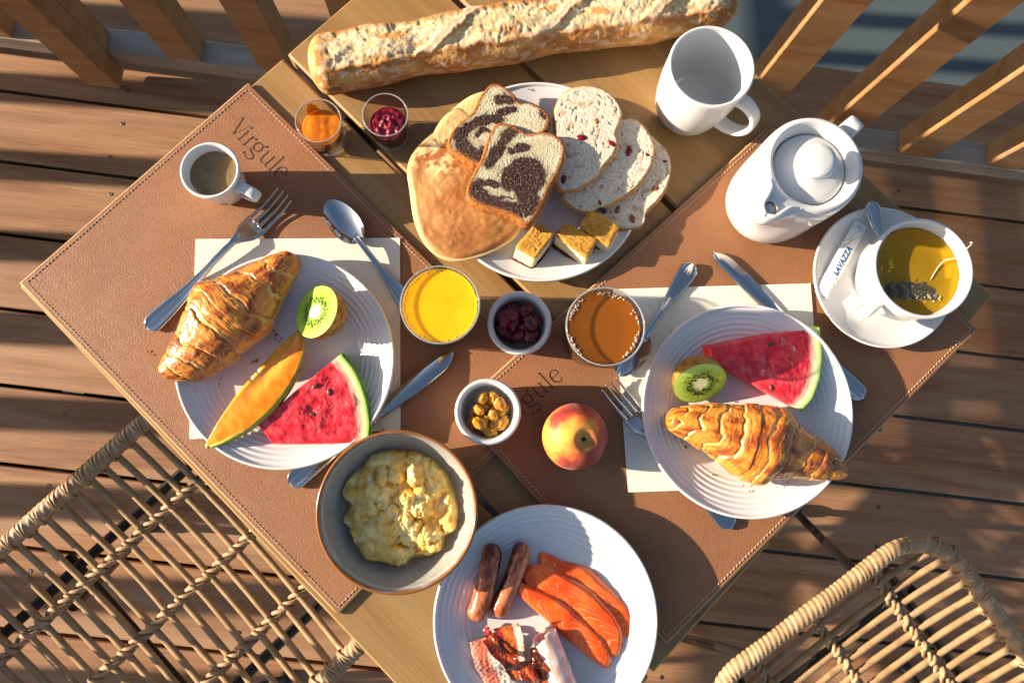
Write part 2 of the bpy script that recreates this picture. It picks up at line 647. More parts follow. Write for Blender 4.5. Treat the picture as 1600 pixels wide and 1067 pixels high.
m = Mat('berry_jam', rough=0.08, spec=0.6, sss=0.4, sssr=(1, .1, .1), sscale=0.004)
m.col(m.ramp(m.noise(120, 4), [(0.3, (0.10, 0.003, 0.010)), (0.7, (0.42, 0.012, 0.035))]))
M['berry_jam'] = m.m

# rattan: pale strips with fine lengthwise fibres
def rattan(name, c0, c1, c2, sc=(60, 60, 60), vc=False):
    m = Mat(name, rough=0.5, spec=0.35)
    n = m.noise(1.0, 5, 0.6, vec=m.vmap(sc, rand=True))
    f = m.noise(1.0, 3, 0.6, vec=m.vmap((500, 500, 500)))
    c = m.ramp(n, [(0.3, c0), (0.5, c1), (0.72, c2)])
    c = m.mix(m.ramp(f, [(0.5, 0.0), (0.75, 0.35)]), c, [k * 0.5 for k in c0])
    c = m.mix(m.math('MULTIPLY', m.rnd(), 0.25), c, c0)
    m.col(m.mix(1.0, c, m.attr(), 'MULTIPLY') if vc else c)
    m.bump(f, 0.3, 0.0005)
    return m.m
M['rattan'] = rattan('rattan_cane', (0.27, 0.165, 0.078), (0.40, 0.255, 0.128), (0.49, 0.335, 0.18))
M['rattan_wrap'] = rattan('rattan_wrap', (0.27, 0.16, 0.082), (0.41, 0.265, 0.145), (0.52, 0.365, 0.215), (35, 35, 90))

# glass rims catch the light; bubbles are pale
def rim_glass(name, tint, amt):
    m = Mat(name, rough=0.05, spec=0.8, color=tint)
    tr = m.N('ShaderNodeBsdfTransparent')
    mx = m.N('ShaderNodeMixShader')
    mx.inputs[0].default_value = amt
    m.t.links.new(m.b.outputs[0], mx.inputs[1])
    m.t.links.new(tr.outputs[0], mx.inputs[2])
    m.t.links.new(mx.outputs[0], m.out.inputs['Surface'])
    return m.m
M['glass_rim'] = rim_glass('glass_rim', (0.55, 0.55, 0.55), 0.60)
M['bubble'] = rim_glass('pale_bubble', (0.66, 0.58, 0.48), 0.45)
M['rattan_rim'] = rattan('rattan_rim_wrap', (0.30, 0.18, 0.092), (0.45, 0.295, 0.16), (0.56, 0.395, 0.235), (35, 35, 90), True)

m = Mat('gap_shade_dark', rough=0.95, spec=0.1)  # near-black colour standing in for the shade below the deck
m.col(m.ramp(m.noise(25, 5), [(0.3, (0.006, 0.005, 0.004)), (0.7, (0.022, 0.017, 0.013))]))
M['gap_shade'] = m.m
# ------------------------------------------------------------------ ground and deck
BA = rad(-6.8)                                   # the deck boards run this way
ub = Vector((math.cos(BA), math.sin(BA), 0))
vb = Vector((-math.sin(BA), math.cos(BA), 0))
def bp(u, c, z=0.0):
    """point from deck coordinates: u along the boards, c across them"""
    p = ub * u + vb * c
    return Vector((p.x, p.y, z))

g = MB().add([(-150, -150, 0), (150, -150, 0), (150, 150, 0), (-150, 150, 0)], [[0, 1, 2, 3]]).obj('ground', M['asphalt'], loc=(0, 0, -1.1))
struct(g)

shade_sheet = MB().add([tuple(bp(-3.2, -2.4)), tuple(bp(0.50, -2.4)), tuple(bp(0.50, 0.90)), tuple(bp(-3.2, 0.90))], [[0, 1, 2, 3]]).obj('gap_shade_sheet', M['gap_shade'], loc=(0, 0, -0.13))  # dark sheet added under the left boards so their gaps look shaded black
struct(shade_sheet)
deck = bpy.data.objects.new('deck', None)
C.objects.link(deck)
deck.rotation_euler = (0, 0, BA)
struct(deck)
PITCH, GAPW = 0.1535, 0.007
rnd = random.Random(3)
def board_mesh(L, wd, seed):
    mb = MB()
    box(-L / 2, L / 2, -wd / 2, wd / 2, -0.022, 0.0, mb, 0.0022)
    return mb.mesh('board', smooth=False)
bm_share = [board_mesh(6.0, PITCH - GAPW, k) for k in range(2)]
screw_me = lathe([(0.0, 0.0006), (0.0022, 0.0006), (0.0032, 0.0012), (0.0042, 0.0004), (0.0042, -0.002)], 10).mesh('screw')
top_c = 0.904
k = 0
c = top_c
while c > -2.2:
    wd = PITCH - GAPW
    o = mobj('board', bm_share[0], M['deck'], deck, (rnd.uniform(-0.3, 0.3), c - PITCH / 2, rnd.uniform(-0.0012, 0.0)))
    # pairs of screws over each joist
    for j, ju in enumerate(np.arange(-2.1, 2.2, 0.42)):
        for q in (-1, 1):
            if rnd.random() < 0.85 and abs(ju) < 1.9 and abs(c - PITCH / 2) < 1.2:
                mobj('screw', screw_me, M['screw'], o, (ju - o.location.x + rnd.uniform(-0.01, 0.01), q * wd * 0.27 + rnd.uniform(-0.006, 0.006), 0.0))
    c -= PITCH
for j, ju in enumerate(np.arange(-2.1, 2.2, 0.42)):
    box(ju - 0.022, ju + 0.022, -2.2, top_c - 0.02, -0.10, -0.0245).obj('joist', M['gap'], deck, smooth=False)
box(-3.0, 3.0, top_c - 0.02, top_c - 0.004, -0.22, -0.026).obj('fascia_board', M['deck'], deck, smooth=False)

# ------------------------------------------------------------------ railing at the back edge
def railing(name, label, loc, rotz, L, spacing, phase, bw, bd, base_z, top_z, base_w, overlap_at=(), xr=None, hw=0.11):
    t = thing(name, label, 'railing', loc, rotz)
    box(-L / 2, L / 2, 0, base_w, base_z - 0.045, base_z, bev=0.003).obj('bottom_rail', M['railbase'], t, smooth=False)
    box(-L / 2, L / 2, base_w / 2 - hw / 2, base_w / 2 + hw / 2, top_z, top_z + 0.035, bev=0.004).obj('handrail', M['rail'], t, smooth=False)
    me = box(-bw / 2, bw / 2, -bd / 2, bd / 2, base_z + 0.0005, top_z - 0.0005, bev=0.003).mesh('baluster', smooth=False)
    mp = MB()
    box(-bw / 2, bw / 2, -0.045, -0.0015, base_z - 0.07, top_z - 0.0005, mp, 0.003)
    box(-bw / 2 + 0.0005, bw / 2 - 0.0005, -0.002, bd - 0.01, base_z + 0.0008, top_z - 0.001, mp, 0.003)
    mpost = mp.mesh('post', smooth=False)
    x = -L / 2 + phase
    i = 0
    while x < L / 2:
        if i in overlap_at:
            mobj('post', mpost, M['rail'], t, (x, 0, 0))
        else:
            mobj('baluster', me, M['rail'], t, (x, base_w / 2, 0))
        x += spacing
        i += 1
    for sx in (-L / 2 + 0.1, 0.0, L / 2 - 0.1):
        box(sx - 0.03, sx + 0.03, 0.004, base_w - 0.004, 0.0005, base_z - 0.046).obj('foot_block', M['railbase'], t, smooth=False)
    return t
SP = 0.1878
rb = railing('wooden_railing', 'weathered wooden railing with square balusters along the deck edge behind the table',
             bp(0, 0.665), BA, 4.4, SP, 2.2 - 0.682 - 8 * SP, 0.068, 0.05, 0.10, 1.02, 0.051, overlap_at=(7,))
# side railing to the left: its balusters stripe the deck with shade
sd = Vector((math.cos(SUN_AZ), math.sin(SUN_AZ), 0))
SL = 0.1712
xr = -2.45
dark = Vector((-0.9924, 0.3873, 0))
y_at = dark.y - (dark.x - xr) * math.tan(SUN_AZ)
Lr = 5.6
ph = (Lr / 2 + y_at) % SL
# unseen slatted screen above the railing, added to shade the right-hand boards
scr = thing('added_shade_screen', 'unseen slatted screen added above the left railing to shade the boards by the tea cup', 'screen', (xr, 0, 0), rad(90))
for k in range(4):
    box(0.02, 1.6, -0.012, 0.012, 1.012 + k * 0.066, 1.012 + k * 0.066 + 0.054, bev=0.003).obj('slat', M['rail'], scr, smooth=False)
for x_ in (0.05, 0.8, 1.57):
    box(x_ - 0.02, x_ + 0.02, 0.0125, 0.04, 0.9965, 1.29, bev=0.003).obj('upright', M['rail'], scr, smooth=False)
rl = railing('wooden_railing', 'wooden railing on the left whose balusters stripe the deck boards with shadow',
             (xr, 0, 0), rad(90), Lr, SL, ph, 0.068, 0.045, 0.10, 0.96, 0.051, hw=0.16)

# ------------------------------------------------------------------ table
tl, tr_ = at(30, 443), at(1553, 465)
tc = (tl + tr_) / 2
TS = 0.352                                       # half side
TA = rad(-45.2)
table = thing('table', 'square brown wooden plank table set with breakfast on the deck', 'table', (tc.x, tc.y, 0), TA)
pw = 2 * TS / 4
rp = random.Random(5)
for i in range(4):
    y0 = -TS + i * pw + (0.0 if i == 0 else 0.0032)
    y1 = -TS + (i + 1) * pw - (0.0 if i == 3 else 0.0032)
    box(-TS, TS, y0, y1, TZ - 0.024, TZ + rp.uniform(-0.0004, 0.0), bev=0.0022).obj('plank', M['table'], table, smooth=False)
for s in (-1, 1):
    box(s * 0.25 - 0.02, s * 0.25 + 0.02, -TS + 0.03, TS - 0.03, TZ - 0.05, TZ - 0.0245).obj('cross_bar', M['steel_black'], table, smooth=False)
lathe([(0.0, 0.02), (0.035, 0.02), (0.035, TZ - 0.051), (0.0, TZ - 0.051)], 24).obj('pedestal', M['steel_black'], table)
box(-0.24, 0.24, -0.24, 0.24, 0.001, 0.019, bev=0.004).obj('base_plate', M['steel_black'], table, smooth=False)

# ------------------------------------------------------------------ placemats
def stroke(mb, pts, ws, n=24, z=0.0):
    P = spline(pts, n) if len(pts) > 2 else np.linspace(pts[0], pts[1], 6)
    W = np.interp(np.linspace(0, 1, len(P)), np.linspace(0, 1, len(ws)), ws)
    T = np.gradient(P, axis=0)
    T /= np.linalg.norm(T, axis=1)[:, None] + 1e-9
    Nn = np.stack([-T[:, 1], T[:, 0]], 1)
    A = P + Nn * W[:, None] / 2
    B = P - Nn * W[:, None] / 2
    V = np.stack([A, B], 1).reshape(-1, 2)
    V = np.concatenate([V, np.full((len(V), 1), z)], 1)
    mb.add(V, [[2 * i + 1, 2 * i + 3, 2 * i + 2, 2 * i] for i in range(len(P) - 1)])
def dot(mb, x, y, r, z):
    a = np.linspace(0, 2 * PI, 16, endpoint=False)
    mb.add(np.stack([x + r * np.cos(a), y + r * np.sin(a), 0 * a + z], 1), [list(range(16))])
def lettering(z):
    mb = MB()
    k = [0.0]
    def st(p, w, n=24):
        stroke(mb, p, w, n, z + k[0])
        k[0] += 0.00001
    B = 0.108
    st([(-0.98, 1.40), (-0.56, 0.0)], [B, B]); st([(-0.56, 0.02), (-0.17, 1.38)], [0.03, 0.03]); st([(-1.12, 1.40), (-0.84, 1.40)], [0.04, 0.04])
    st([(0.02, 0.0), (0.02, 0.97)], [B, B]); st([(-0.14, 0.02), (0.18, 0.02)], [0.05, 0.05]); st([(-0.12, 0.93), (0.03, 0.97)], [0.04, 0.06]); dot(mb, 0.02, 1.30, 0.10, z + 0.0002)
    st([(0.57, 0.0), (0.57, 0.97)], [B, B]); st([(0.42, 0.02), (0.74, 0.02)], [0.05, 0.05]); st([(0.57, 0.62), (0.68, 0.86), (0.84, 0.95)], [0.03, 0.05, 0.09], 12); dot(mb, 0.90, 0.93, 0.095, z + 0.0003)
    a = np.linspace(0, 2 * PI, 40)
    st(np.stack([1.42 + 0.31 * np.cos(a), 0.64 + 0.34 * np.sin(a)], 1), list(0.055 + 0.075 * np.abs(np.cos(a))), 60)
    st([(1.22, 0.38), (1.10, 0.18), (1.32, 0.05), (1.68, -0.05), (1.74, -0.32), (1.42, -0.5), (1.12, -0.42)], [0.05, 0.09, 0.12, 0.13, 0.11, 0.07, 0.05], 40)
    dot(mb, 1.00, -0.36, 0.10, z + 0.0004); dot(mb, 1.84, 1.10, 0.105, z + 0.0005); st([(1.62, 0.90), (1.76, 1.03)], [0.03, 0.06])
    st([(2.20, 0.97), (2.20, 0.30), (2.30, 0.07), (2.52, 0.05), (2.74, 0.24)], [B, B, 0.10, 0.05, 0.03], 30); st([(2.77, 0.97), (2.77, 0.0)], [B, B]); st([(2.06, 0.95), (2.22, 0.95)], [0.05, 0.05]); st([(2.64, 0.95), (2.78, 0.95)], [0.05, 0.05]); st([(2.77, 0.02), (2.92, 0.04)], [0.05, 0.05])
    st([(3.27, 1.45), (3.27, 0.0)], [B, B]); st([(3.12, 1.43), (3.28, 1.45)], [0.05, 0.05]); st([(3.12, 0.02), (3.43, 0.02)], [0.05, 0.05])
    st([(3.66, 0.56), (4.28, 0.56), (4.22, 0.84), (3.98, 0.97), (3.72, 0.82), (3.64, 0.48), (3.74, 0.14), (4.02, 0.0), (4.28, 0.16)], [0.04, 0.05, 0.08, 0.05, 0.10, 0.135, 0.11, 0.06, 0.04], 60)
    return mb
MT = 0.0042
def placemat(label, cx, cy, a, ox, oy):
    t = thing('placemat', label, 'placemat', (cx, cy, TZ + 0.0004), a, 'leather placemats')
    W, H, r = 0.225, 0.15, 0.004
    rp = np.random.RandomState(int(abs(cx) * 1000))
    # slab with a very slight curl at its corners
    nu, nv = 61, 41
    U, V = np.meshgrid(np.linspace(-1, 1, nu), np.linspace(-1, 1, nv), indexing='ij')
    def ed(q, L):
        return q * L
    def lift(x, y):
        return 0.00025 * fbm(x * 9 + cx * 7, y * 9, 1.7, 2)
    lift_f = lift
    X, Y = U * (W - 0.0012), V * (H - 0.0012)
    Z = MT + lift(X, Y)
    mb = MB()
    mb.add(np.stack([X, Y, Z], -1), gridF(nu, nv))
    top = mb.obj('leather_top', M['leather'], t)
    # edge band
    per = []
    n = 60
    for (x0, y0, x1, y1) in ((-W, -H, W, -H), (W, -H, W, H), (W, H, -W, H), (-W, H, -W, -H)):
        for q in np.linspace(0, 1, n, endpoint=False):
            per.append((x0 + (x1 - x0) * q, y0 + (y1 - y0) * q))
    per = np.array(per)
    zt = MT + lift(per[:, 0], per[:, 1])
    inn = per * np.array([(W - 0.0012) / W, (H - 0.0012) / H])
    rings = [np.c_[inn, zt], np.c_[per, zt - 0.0008], np.c_[per, 0 * zt + 0.0006], np.c_[inn, 0 * zt]]
    me = MB()
    me.add(np.concatenate(rings), gridF(4, len(per), False, True))
    me.obj('leather_edge', M['leather_core'], t)
    # stitches 4 mm in from the edge
    ms = MB()
    ins = 0.0052
    for (x0, y0, x1, y1) in ((-W + ins, -H + ins, W - ins, -H + ins), (W - ins, -H + ins, W - ins, H - ins), (W - ins, H - ins, -W + ins, H - ins), (-W + ins, H - ins, -W + ins, -H + ins)):
        L = math.hypot(x1 - x0, y1 - y0)
        k = int(L / 0.0042)
        d = np.array([x1 - x0, y1 - y0]) / L
        nn = np.array([-d[1], d[0]])
        for i in range(k):
            s = (i + 0.5) / k * L
            c0 = np.array([x0, y0]) + d * s
            a0 = c0 - d * 0.00145 - nn * 0.00030
            a1 = c0 + d * 0.00145 + nn * 0.00030
            z = MT + float(lift(*c0)) + 0.0001
            pts = [(*a0, z - 0.0002), (*(a0 * 0.7 + a1 * 0.3), z + 0.0003), (*(a0 * 0.3 + a1 * 0.7), z + 0.0003), (*a1, z - 0.0002)]
            tube(pts, [0.0002, 0.00042, 0.00042, 0.0002], 5, ms)
    stuff(ms.obj('stitching', M['thread'], t))
    # pressed lettering
    ml = lettering(0.0)
    sc = 0.0140
    Vl = np.concatenate(ml.v)
    Vl[:, :2] = Vl[:, :2] * sc + np.array([ox, oy])
    Vl[:, 2] = MT + lift(Vl[:, 0], Vl[:, 1]) + 0.00012 + Vl[:, 2] * 0.1
    m2 = MB()
    m2.add(Vl, ml.f)
    m2.obj('lettering', M['emboss'], t, smooth=False)
    return t
m1c, m1a = (-0.18874, 0.09503), -0.78207
m2c, m2a = (0.24252, 0.06300), 0.73730
def to_local(p, c, a):
    d = Vector((p.x - c[0], p.y - c[1]))
    return (d.x * math.cos(a) + d.y * math.sin(a), -d.x * math.sin(a) + d.y * math.cos(a))
l1 = to_local(at(372.6, 218.9, MT), m1c, m1a)
placemat('tan leather placemat lying under the coffee cup and the plate with melon', m1c[0], m1c[1], m1a, *l1)
pm2 = placemat('tan leather placemat lying under the peach, teapot and right plate', m2c[0], m2c[1], m2a, *l1)
pm2.location.z = TZ + 0.0006
# where the second mat crosses the first it lies on top of it
pm2.location.z = TZ + MT + 0.0012

# ------------------------------------------------------------------ rattan chairs
def wrap_rf(pitch, amp, slant, ph=0.0):
    def f(al, th):
        q = (al / pitch + slant * th / (2 * PI) + ph)
        fr = q - np.floor(q)
        return 1.0 + amp * (np.sqrt(np.clip(1 - (2 * fr - 1) ** 2, 0, 1)) - 0.6)
    return f
def chair(label, O, fwd, seed, RSP):
    f = Vector((math.cos(fwd), math.sin(fwd)))
    a = fwd - PI / 2
    t = thing('rattan_chair', label, 'chair', (O[0], O[1], 0), a, 'rattan chairs')
    W, F0, B0 = 0.21, 0.20, -0.30
    z0 = 0.455
    rs = np.random.RandomState(seed)
    def seat_z(x, y):
        return z0 - 0.022 * (1 - (x / W) ** 2) - 0.004 * (1 - ((y + 0.02) / 0.22) ** 2)
    # wrapped rim: rounded rectangle
    R = 0.080
    per = []
    def arc(cx, cy, a0, a1, n=26):
        for q in np.linspace(a0, a1, n, endpoint=False):
            per.append((cx + R * math.cos(q), cy + R * math.sin(q)))
    def seg(p, q, n):
        for s in np.linspace(0, 1, n, endpoint=False):
            per.append((p[0] + (q[0] - p[0]) * s, p[1] + (q[1] - p[1]) * s))
    seg((W, B0 + R), (W, F0 - R), 110); arc(W - R, F0 - R, 0, PI / 2); seg((W - R, F0), (-W + R, F0), 100)
    arc(-W + R, F0 - R, PI / 2, PI); seg((-W, F0 - R), (-W, B0 + R), 110); arc(-W + R, B0 + R, PI, 1.5 * PI); seg((-W + R, B0), (W - R, B0), 100); arc(W - R, B0 + R, 1.5 * PI, 2 * PI)
    per = np.array(per)
    # resample evenly and finely so that every turn of the wrapping shows
    dd = np.r_[0, np.cumsum(np.linalg.norm(np.diff(np.r_[per, per[:1]], axis=0), axis=1))]
    Lp = dd[-1]
    n = int(Lp / 0.0011)
    s = np.linspace(0, Lp, n, endpoint=False)
    pp = np.r_[per, per[:1]]
    rx, ry = np.interp(s, dd, pp[:, 0]), np.interp(s, dd, pp[:, 1])
    turns = round(Lp / 0.0078)
    pl = Lp / turns
    jit = 0.35 * np.interp(s, np.linspace(0, Lp, 120), rs.uniform(-1, 1, 120))[:, None]
    def rf(al, th):
        q = al / pl + 0.55 * np.cos(th) + jit
        fr = q - np.floor(q)
        tone = 0.05 * np.sin(np.floor(q) * 12.9898)
        return 1.0 + tone * 0.6 + 0.22 * (np.sqrt(np.clip(1 - (2 * fr - 1) ** 2, 0, 1)) - 0.6)
    rz = np.full(n, z0 + 0.004)
    mr = tube(np.c_[rx, ry, rz], 0.0110, 16, closed=True, rfun=rf)
    qq = s[:, None] / pl + 0.55 * np.cos(np.linspace(0, 2 * PI, 16, endpoint=False))[None] + jit
    tone = 0.80 + 0.40 * (np.sin(np.floor(qq) * 12.9898) * 43758.5453 % 1.0)
    mr.c = [np.repeat(tone.reshape(-1, 1), 3, 1)]
    mr.obj('wrapped_rim', M['rattan_rim'], t, use_col=True)
    # cane ribs side to side
    mbind = MB()
    ys = np.arange(B0 + 0.022, F0 - 0.012, RSP)
    for y in ys:
        y = y + rs.uniform(-0.0018, 0.0018)
        d = max(0.0, y - (F0 - R), (B0 + R) - y)
        xe = W - R + math.sqrt(max(R * R - d * d, 0)) - 0.006
        x = np.linspace(-xe, xe, 26)
        wob = 0.0014 * rs.uniform(-1, 1) * np.sin(x / W * PI * rs.uniform(0.8, 2) + rs.uniform(0, 6))
        sz = seat_z(x * W / xe * 0.98, y) + 0.0015 * (np.abs(x) / xe) ** 6
        rr = 0.0047 * (1 + 0.05 * rs.uniform(-1, 1, 26))
        tube(np.c_[x, y + wob, sz], rr, 8).obj('rib', M['rattan'], t)
        for sg in (-1, 1):
            for kk in range(3):
                a0 = np.linspace(0, 2 * PI, 18, endpoint=False)
                yo = y + (kk - 1) * 0.0042 + rs.uniform(-0.001, 0.001)
                rim_x = sg * (xe + 0.006)
                tube(np.c_[rim_x - sg * 0.0015 + 0.0128 * np.cos(a0), yo + 0.0040 * np.cos(a0) * sg * (kk - 0.4), z0 + 0.003 + 0.0126 * np.sin(a0)], 0.0018, 6, mbind, closed=True, flat=0.8)
    stuff(mbind.obj('rim_binding', M['rattan_wrap'], t))
    # plaited cross bands
    for xb in (-0.105, 0.0, 0.105):
        mb = MB()
        yy = np.linspace(B0 + 0.005, F0 - 0.005, 240)
        zc = seat_z(np.full_like(yy, xb), yy) - 0.001
        lam = 2 * RSP
        for k in range(3):
            pha = (yy - ys[0]) / lam * 2 * PI + k * 2 * PI / 3
            tube(np.c_[xb + 0.0050 * np.sin(pha), yy, zc + 0.0058 * np.cos(pha)], 0.0031, 7, mb, flat=0.75)
        mb.obj('plaited_band', M['rattan_wrap'], t)
        # binding knots where band meets rib
        mk = MB()
        for y in ys:
            zk = seat_z(xb, y)
            a0 = np.linspace(0, 2 * PI, 14, endpoint=False)
            sl = rs.uniform(0.5, 1.0)
            tube(np.c_[xb + 0.0065 * np.cos(a0) * 0.9, y + 0.0052 * np.cos(a0) * sl, zk + 0.0082 * np.sin(a0)], 0.0030, 6, mk, closed=True)
        stuff(mk.obj('binding', M['rattan_wrap'], t))
    # black steel frame under the seat
    mb = MB()
    zf = z0 - 0.045
    for s in (-1, 1):
        tube([(s * 0.135, B0 + 0.03, zf), (s * 0.135, F0 - 0.03, zf)], 0.0075, 10, mb)
        tube([(-0.16, s * 0.13 - 0.02, zf - 0.0155), (0.16, s * 0.13 - 0.02, zf - 0.0155)], 0.0075, 10, mb)
    mb.obj('seat_frame', M['steel_black'], t)
    for sx in (-1, 1):
        for sy in (-1, 1):
            y = sy * 0.13 - 0.02
            lathe([(0, 0.003), (0.003, 0.003), (0.0035, 0.0015), (0.0075, 0.0012), (0.0078, -0.003)], 14).obj('bolt', M['steel'], t, (sx * 0.115, y + 0.012, zf + 0.004))
            top = (sx * 0.10, sy * 0.18 - 0.005, zf - 0.01)
            foot = (sx * 0.198, sy * 0.185 - 0.018, 0.012)
            l = tube([top, foot], 0.0072, 12).obj('leg', M['steel_black'], t)
            lathe([(0, 0), (0.013, 0), (0.0135, 0.004), (0.0125, 0.018), (0.008, 0.024), (0.0, 0.024)], 16).obj('rubber_foot', M['rubber'], l, (foot[0], foot[1], 0.0012))
    # low hooped back
    yb = B0 - 0.005
    hp = spline([(-W + 0.01, yb + 0.02, z0), (-W, yb - 0.02, z0 + 0.10), (-W + 0.03, yb - 0.05, z0 + 0.22), (0, yb - 0.065, z0 + 0.26), (W - 0.03, yb - 0.05, z0 + 0.22), (W, yb - 0.02, z0 + 0.10), (W - 0.01, yb + 0.02, z0)], 160)
    tube(hp, 0.0125, 10).obj('back_hoop', M['rattan_wrap'], t)
    for i in range(9):
        x = -0.16 + i * 0.04
        hz = z0 + 0.235 - 0.9 * x * x
        tube([(x, yb + 0.004, z0), (x, yb - 0.035, z0 + 0.12), (x, yb - 0.058, hz)], 0.005, 7).obj('back_cane', M['rattan'], t)
    return t
chair('rattan chair tucked under the table below the plate with melon', (-0.365, -0.1835), rad(43.6), 11, 0.0242)
chair('rattan chair with rounded wrapped seat edge beside the salmon plate', (0.5685, -0.409), rad(123.8), 23, 0.0212)
# ------------------------------------------------------------------ plates, cups and glasses
def rnd_lip(r, z, t, n=6):
    """rounded lip from outside (r) over the top to inside (r-t)"""
    return [(r - t / 2 + t / 2 * math.cos(a), z - t / 2 + t / 2 * math.sin(a)) for a in np.linspace(0, PI, n)]

def plate_mesh(R=0.1035, H=0.022, ridges=True):
    prof = [(0, 0.0025), (0.052, 0.0025), (0.055, 0.0), (0.060, 0.0), (0.063, 0.003), (0.085, 0.0105), (R - 0.003, H - 0.0045), (R, H - 0.0028)]
    prof += rnd_lip(R, H, 0.0034)[1:]
    rr = np.linspace(R - 0.0042, 0.064, 110)
    for r in rr:
        q = (r - 0.064) / (R - 0.0042 - 0.064)
        z = 0.0072 + (H - 0.0026 - 0.0072) * (q ** 1.15)
        if ridges:
            z += 0.00034 * math.sin(2 * PI * (r - 0.064) / 0.0051) * float(sstep(0.0, 0.25, q)) * float(sstep(1.0, 0.88, q))
        prof.append((float(r), z))
    prof += [(0.0615, 0.0068), (0.058, 0.0065), (0.03, 0.0064), (0, 0.0064)]
    return lathe(prof, 128).mesh('plate')
PW = 0.0064                                       # the well of a plate above its foot
plate_me = plate_mesh()
smooth_me = plate_mesh(0.1052, 0.021, False)
def plate(label, px, py, z, me):
    p = at(px, py, z + 0.021)
    o = mobj('plate', me, M['plate'], None, (p.x, p.y, TZ + z))
    tag(o, label, 'plate', 'white plates')
    return Vector((p.x, p.y, TZ + z))
MZ = MT + 0.0012                                  # top of a mat above the table
NZ = MZ + 0.0012                                  # top of a napkin lying on a mat
M2 = MT * 2 + 0.0020                              # top of the upper mat
N2 = M2 + 0.0012
P1 = plate('ridged white plate holding a croissant, kiwi half, melon and watermelon on the left mat', 445.5, 562, NZ, plate_me)
P2 = plate('ridged white plate holding watermelon, kiwi half and croissant on the right mat', 1169, 639.5, N2, plate_me)
P3 = plate('ridged white plate holding sausages, salmon, bacon and ham', 853.5, 968, M2 + 0.0004, plate_me)
P4 = plate('smooth white plate holding cake, bread slices, pancakes and small cheesecakes', 845, 281, 0.0006, smooth_me)

# ---- napkins (folded paper, four thin layers)
def napkin(label, corners, z):
    Q = [at(px, py, z) for px, py in corners]
    c = sum(Q, Vector((0, 0, 0))) / 4
    o_ = Vector((c.x, c.y, TZ + z))
    mb = MB()
    n = 40
    U, V = np.meshgrid(np.linspace(0, 1, n), np.linspace(0, 1, n), indexing='ij')
    q = [np.array((p.x - c.x, p.y - c.y)) for p in Q]
    XY = ((1 - U) * (1 - V))[..., None] * q[0] + (U * (1 - V))[..., None] * q[1] + (U * V)[..., None] * q[2] + ((1 - U) * V)[..., None] * q[3]
    Z = 0.0009 + 0.00025 * fbm(XY[..., 0] * 14, XY[..., 1] * 14, c.x * 10, 3)
    Vt = np.concatenate([XY, Z[..., None]], -1)
    a = MB()
    a.add(Vt, gridF(n, n, flip=True))
    t = thing('napkin', label, 'napkin', o_, 0, 'paper napkins')
    a.obj('top_sheet', M['napkin'], t)
    for k in range(3):
        e = np.concatenate([Vt[:, 0], Vt[1:, -1], Vt[::-1][1:, -1] * 0 + Vt[-1, ::-1][1:], Vt[0, ::-1][1:]]) if False else np.concatenate([Vt[:, 0], Vt[-1, 1:], Vt[::-1, -1][1:], Vt[0, ::-1][1:-1]])
        s = 1.0 - 0.0015 * k + 0.001 * (k == 1)
        m2 = MB()
        top = e.copy(); top[:, :2] *= s; top[:, 2] = e[:, 2] - 0.0003 * k - 0.00006
        bot = top.copy(); bot[:, 2] = e[:, 2] - 0.0003 * (k + 1)
        m2.add(np.concatenate([top, bot]), gridF(2, len(e), False, True))
        m2.obj('fold', M['napkin'], t)
napkin('cream paper napkin under the left plate with the melon', [(306, 374), (625, 372), (626, 672), (296, 686)], MZ)
napkin('cream paper napkin under the right plate with the croissant', [(958, 452), (1266, 443), (1290, 758), (981, 769)], M2)

# ---- tall mug
def bent_handle(path, w, th, n=40, seg=12):
    P = spline(path, n)
    return P
def strap(path, w, th, mb=None, n=40, seg=14):
    """flat strap swept along a path in the xz plane; w across (y), th thick"""
    mb = mb or MB()
    P = spline(path, n)
    T = np.gradient(P, axis=0)
    T /= np.linalg.norm(T, axis=1)[:, None]
    Y = np.array([0, 1.0, 0])
    Nn = np.cross(T, Y)
    W = np.interp(np.linspace(0, 1, n), np.linspace(0, 1, len(w)), w) if hasattr(w, '__len__') else np.full(n, w)
    a = np.linspace(0, 2 * PI, seg, endpoint=False)
    cy_ = np.sign(np.cos(a)) * np.abs(np.cos(a)) ** 0.6
    sy_ = np.sign(np.sin(a)) * np.abs(np.sin(a)) ** 0.6
    V = P[:, None] + (W[:, None] / 2 * cy_)[..., None] * Y + (th / 2 * sy_)[None, :, None] * Nn[:, None]
    F = gridF(n, seg, False, True).tolist()
    F.append(list(range(seg))); F.append([(n - 1) * seg + i for i in range(seg)][::-1])
    mb.add(V, F)
    return mb
p = at(1112.5, 104, 0.085)
mug = thing('mug', 'tall white mug of water standing empty-looking at the upper right by the baguette', 'mug', (p.x, p.y, TZ + 0.0006), rad(-41))
mug['label'] = 'tall empty-looking white mug standing beside the end of the baguette'
pr = [(0, 0.002), (0.026, 0.002), (0.0275, 0.0), (0.031, 0.0), (0.0335, 0.003), (0.0362, 0.012), (0.0388, 0.028), (0.0404, 0.045), (0.0412, 0.06), (0.0414, 0.078)]
pr += rnd_lip(0.0416, 0.085, 0.0036, 8)
pr += [(0.0380, 0.078), (0.0378, 0.06), (0.0372, 0.045), (0.0358, 0.028), (0.0335, 0.014), (0.030, 0.0085), (0.024, 0.007), (0.0225, 0.0064), (0, 0.006)]
lathe(pr, 96).obj('body', M['china'], mug)
strap([(0.036, 0, 0.070), (0.048, 0, 0.0725), (0.0615, 0, 0.066), (0.066, 0, 0.050), (0.061, 0, 0.033), (0.048, 0, 0.0225), (0.034, 0, 0.020)], [0.017, 0.0145, 0.013, 0.0125, 0.013, 0.0145, 0.017], 0.0062).obj('handle', M['china'], mug)

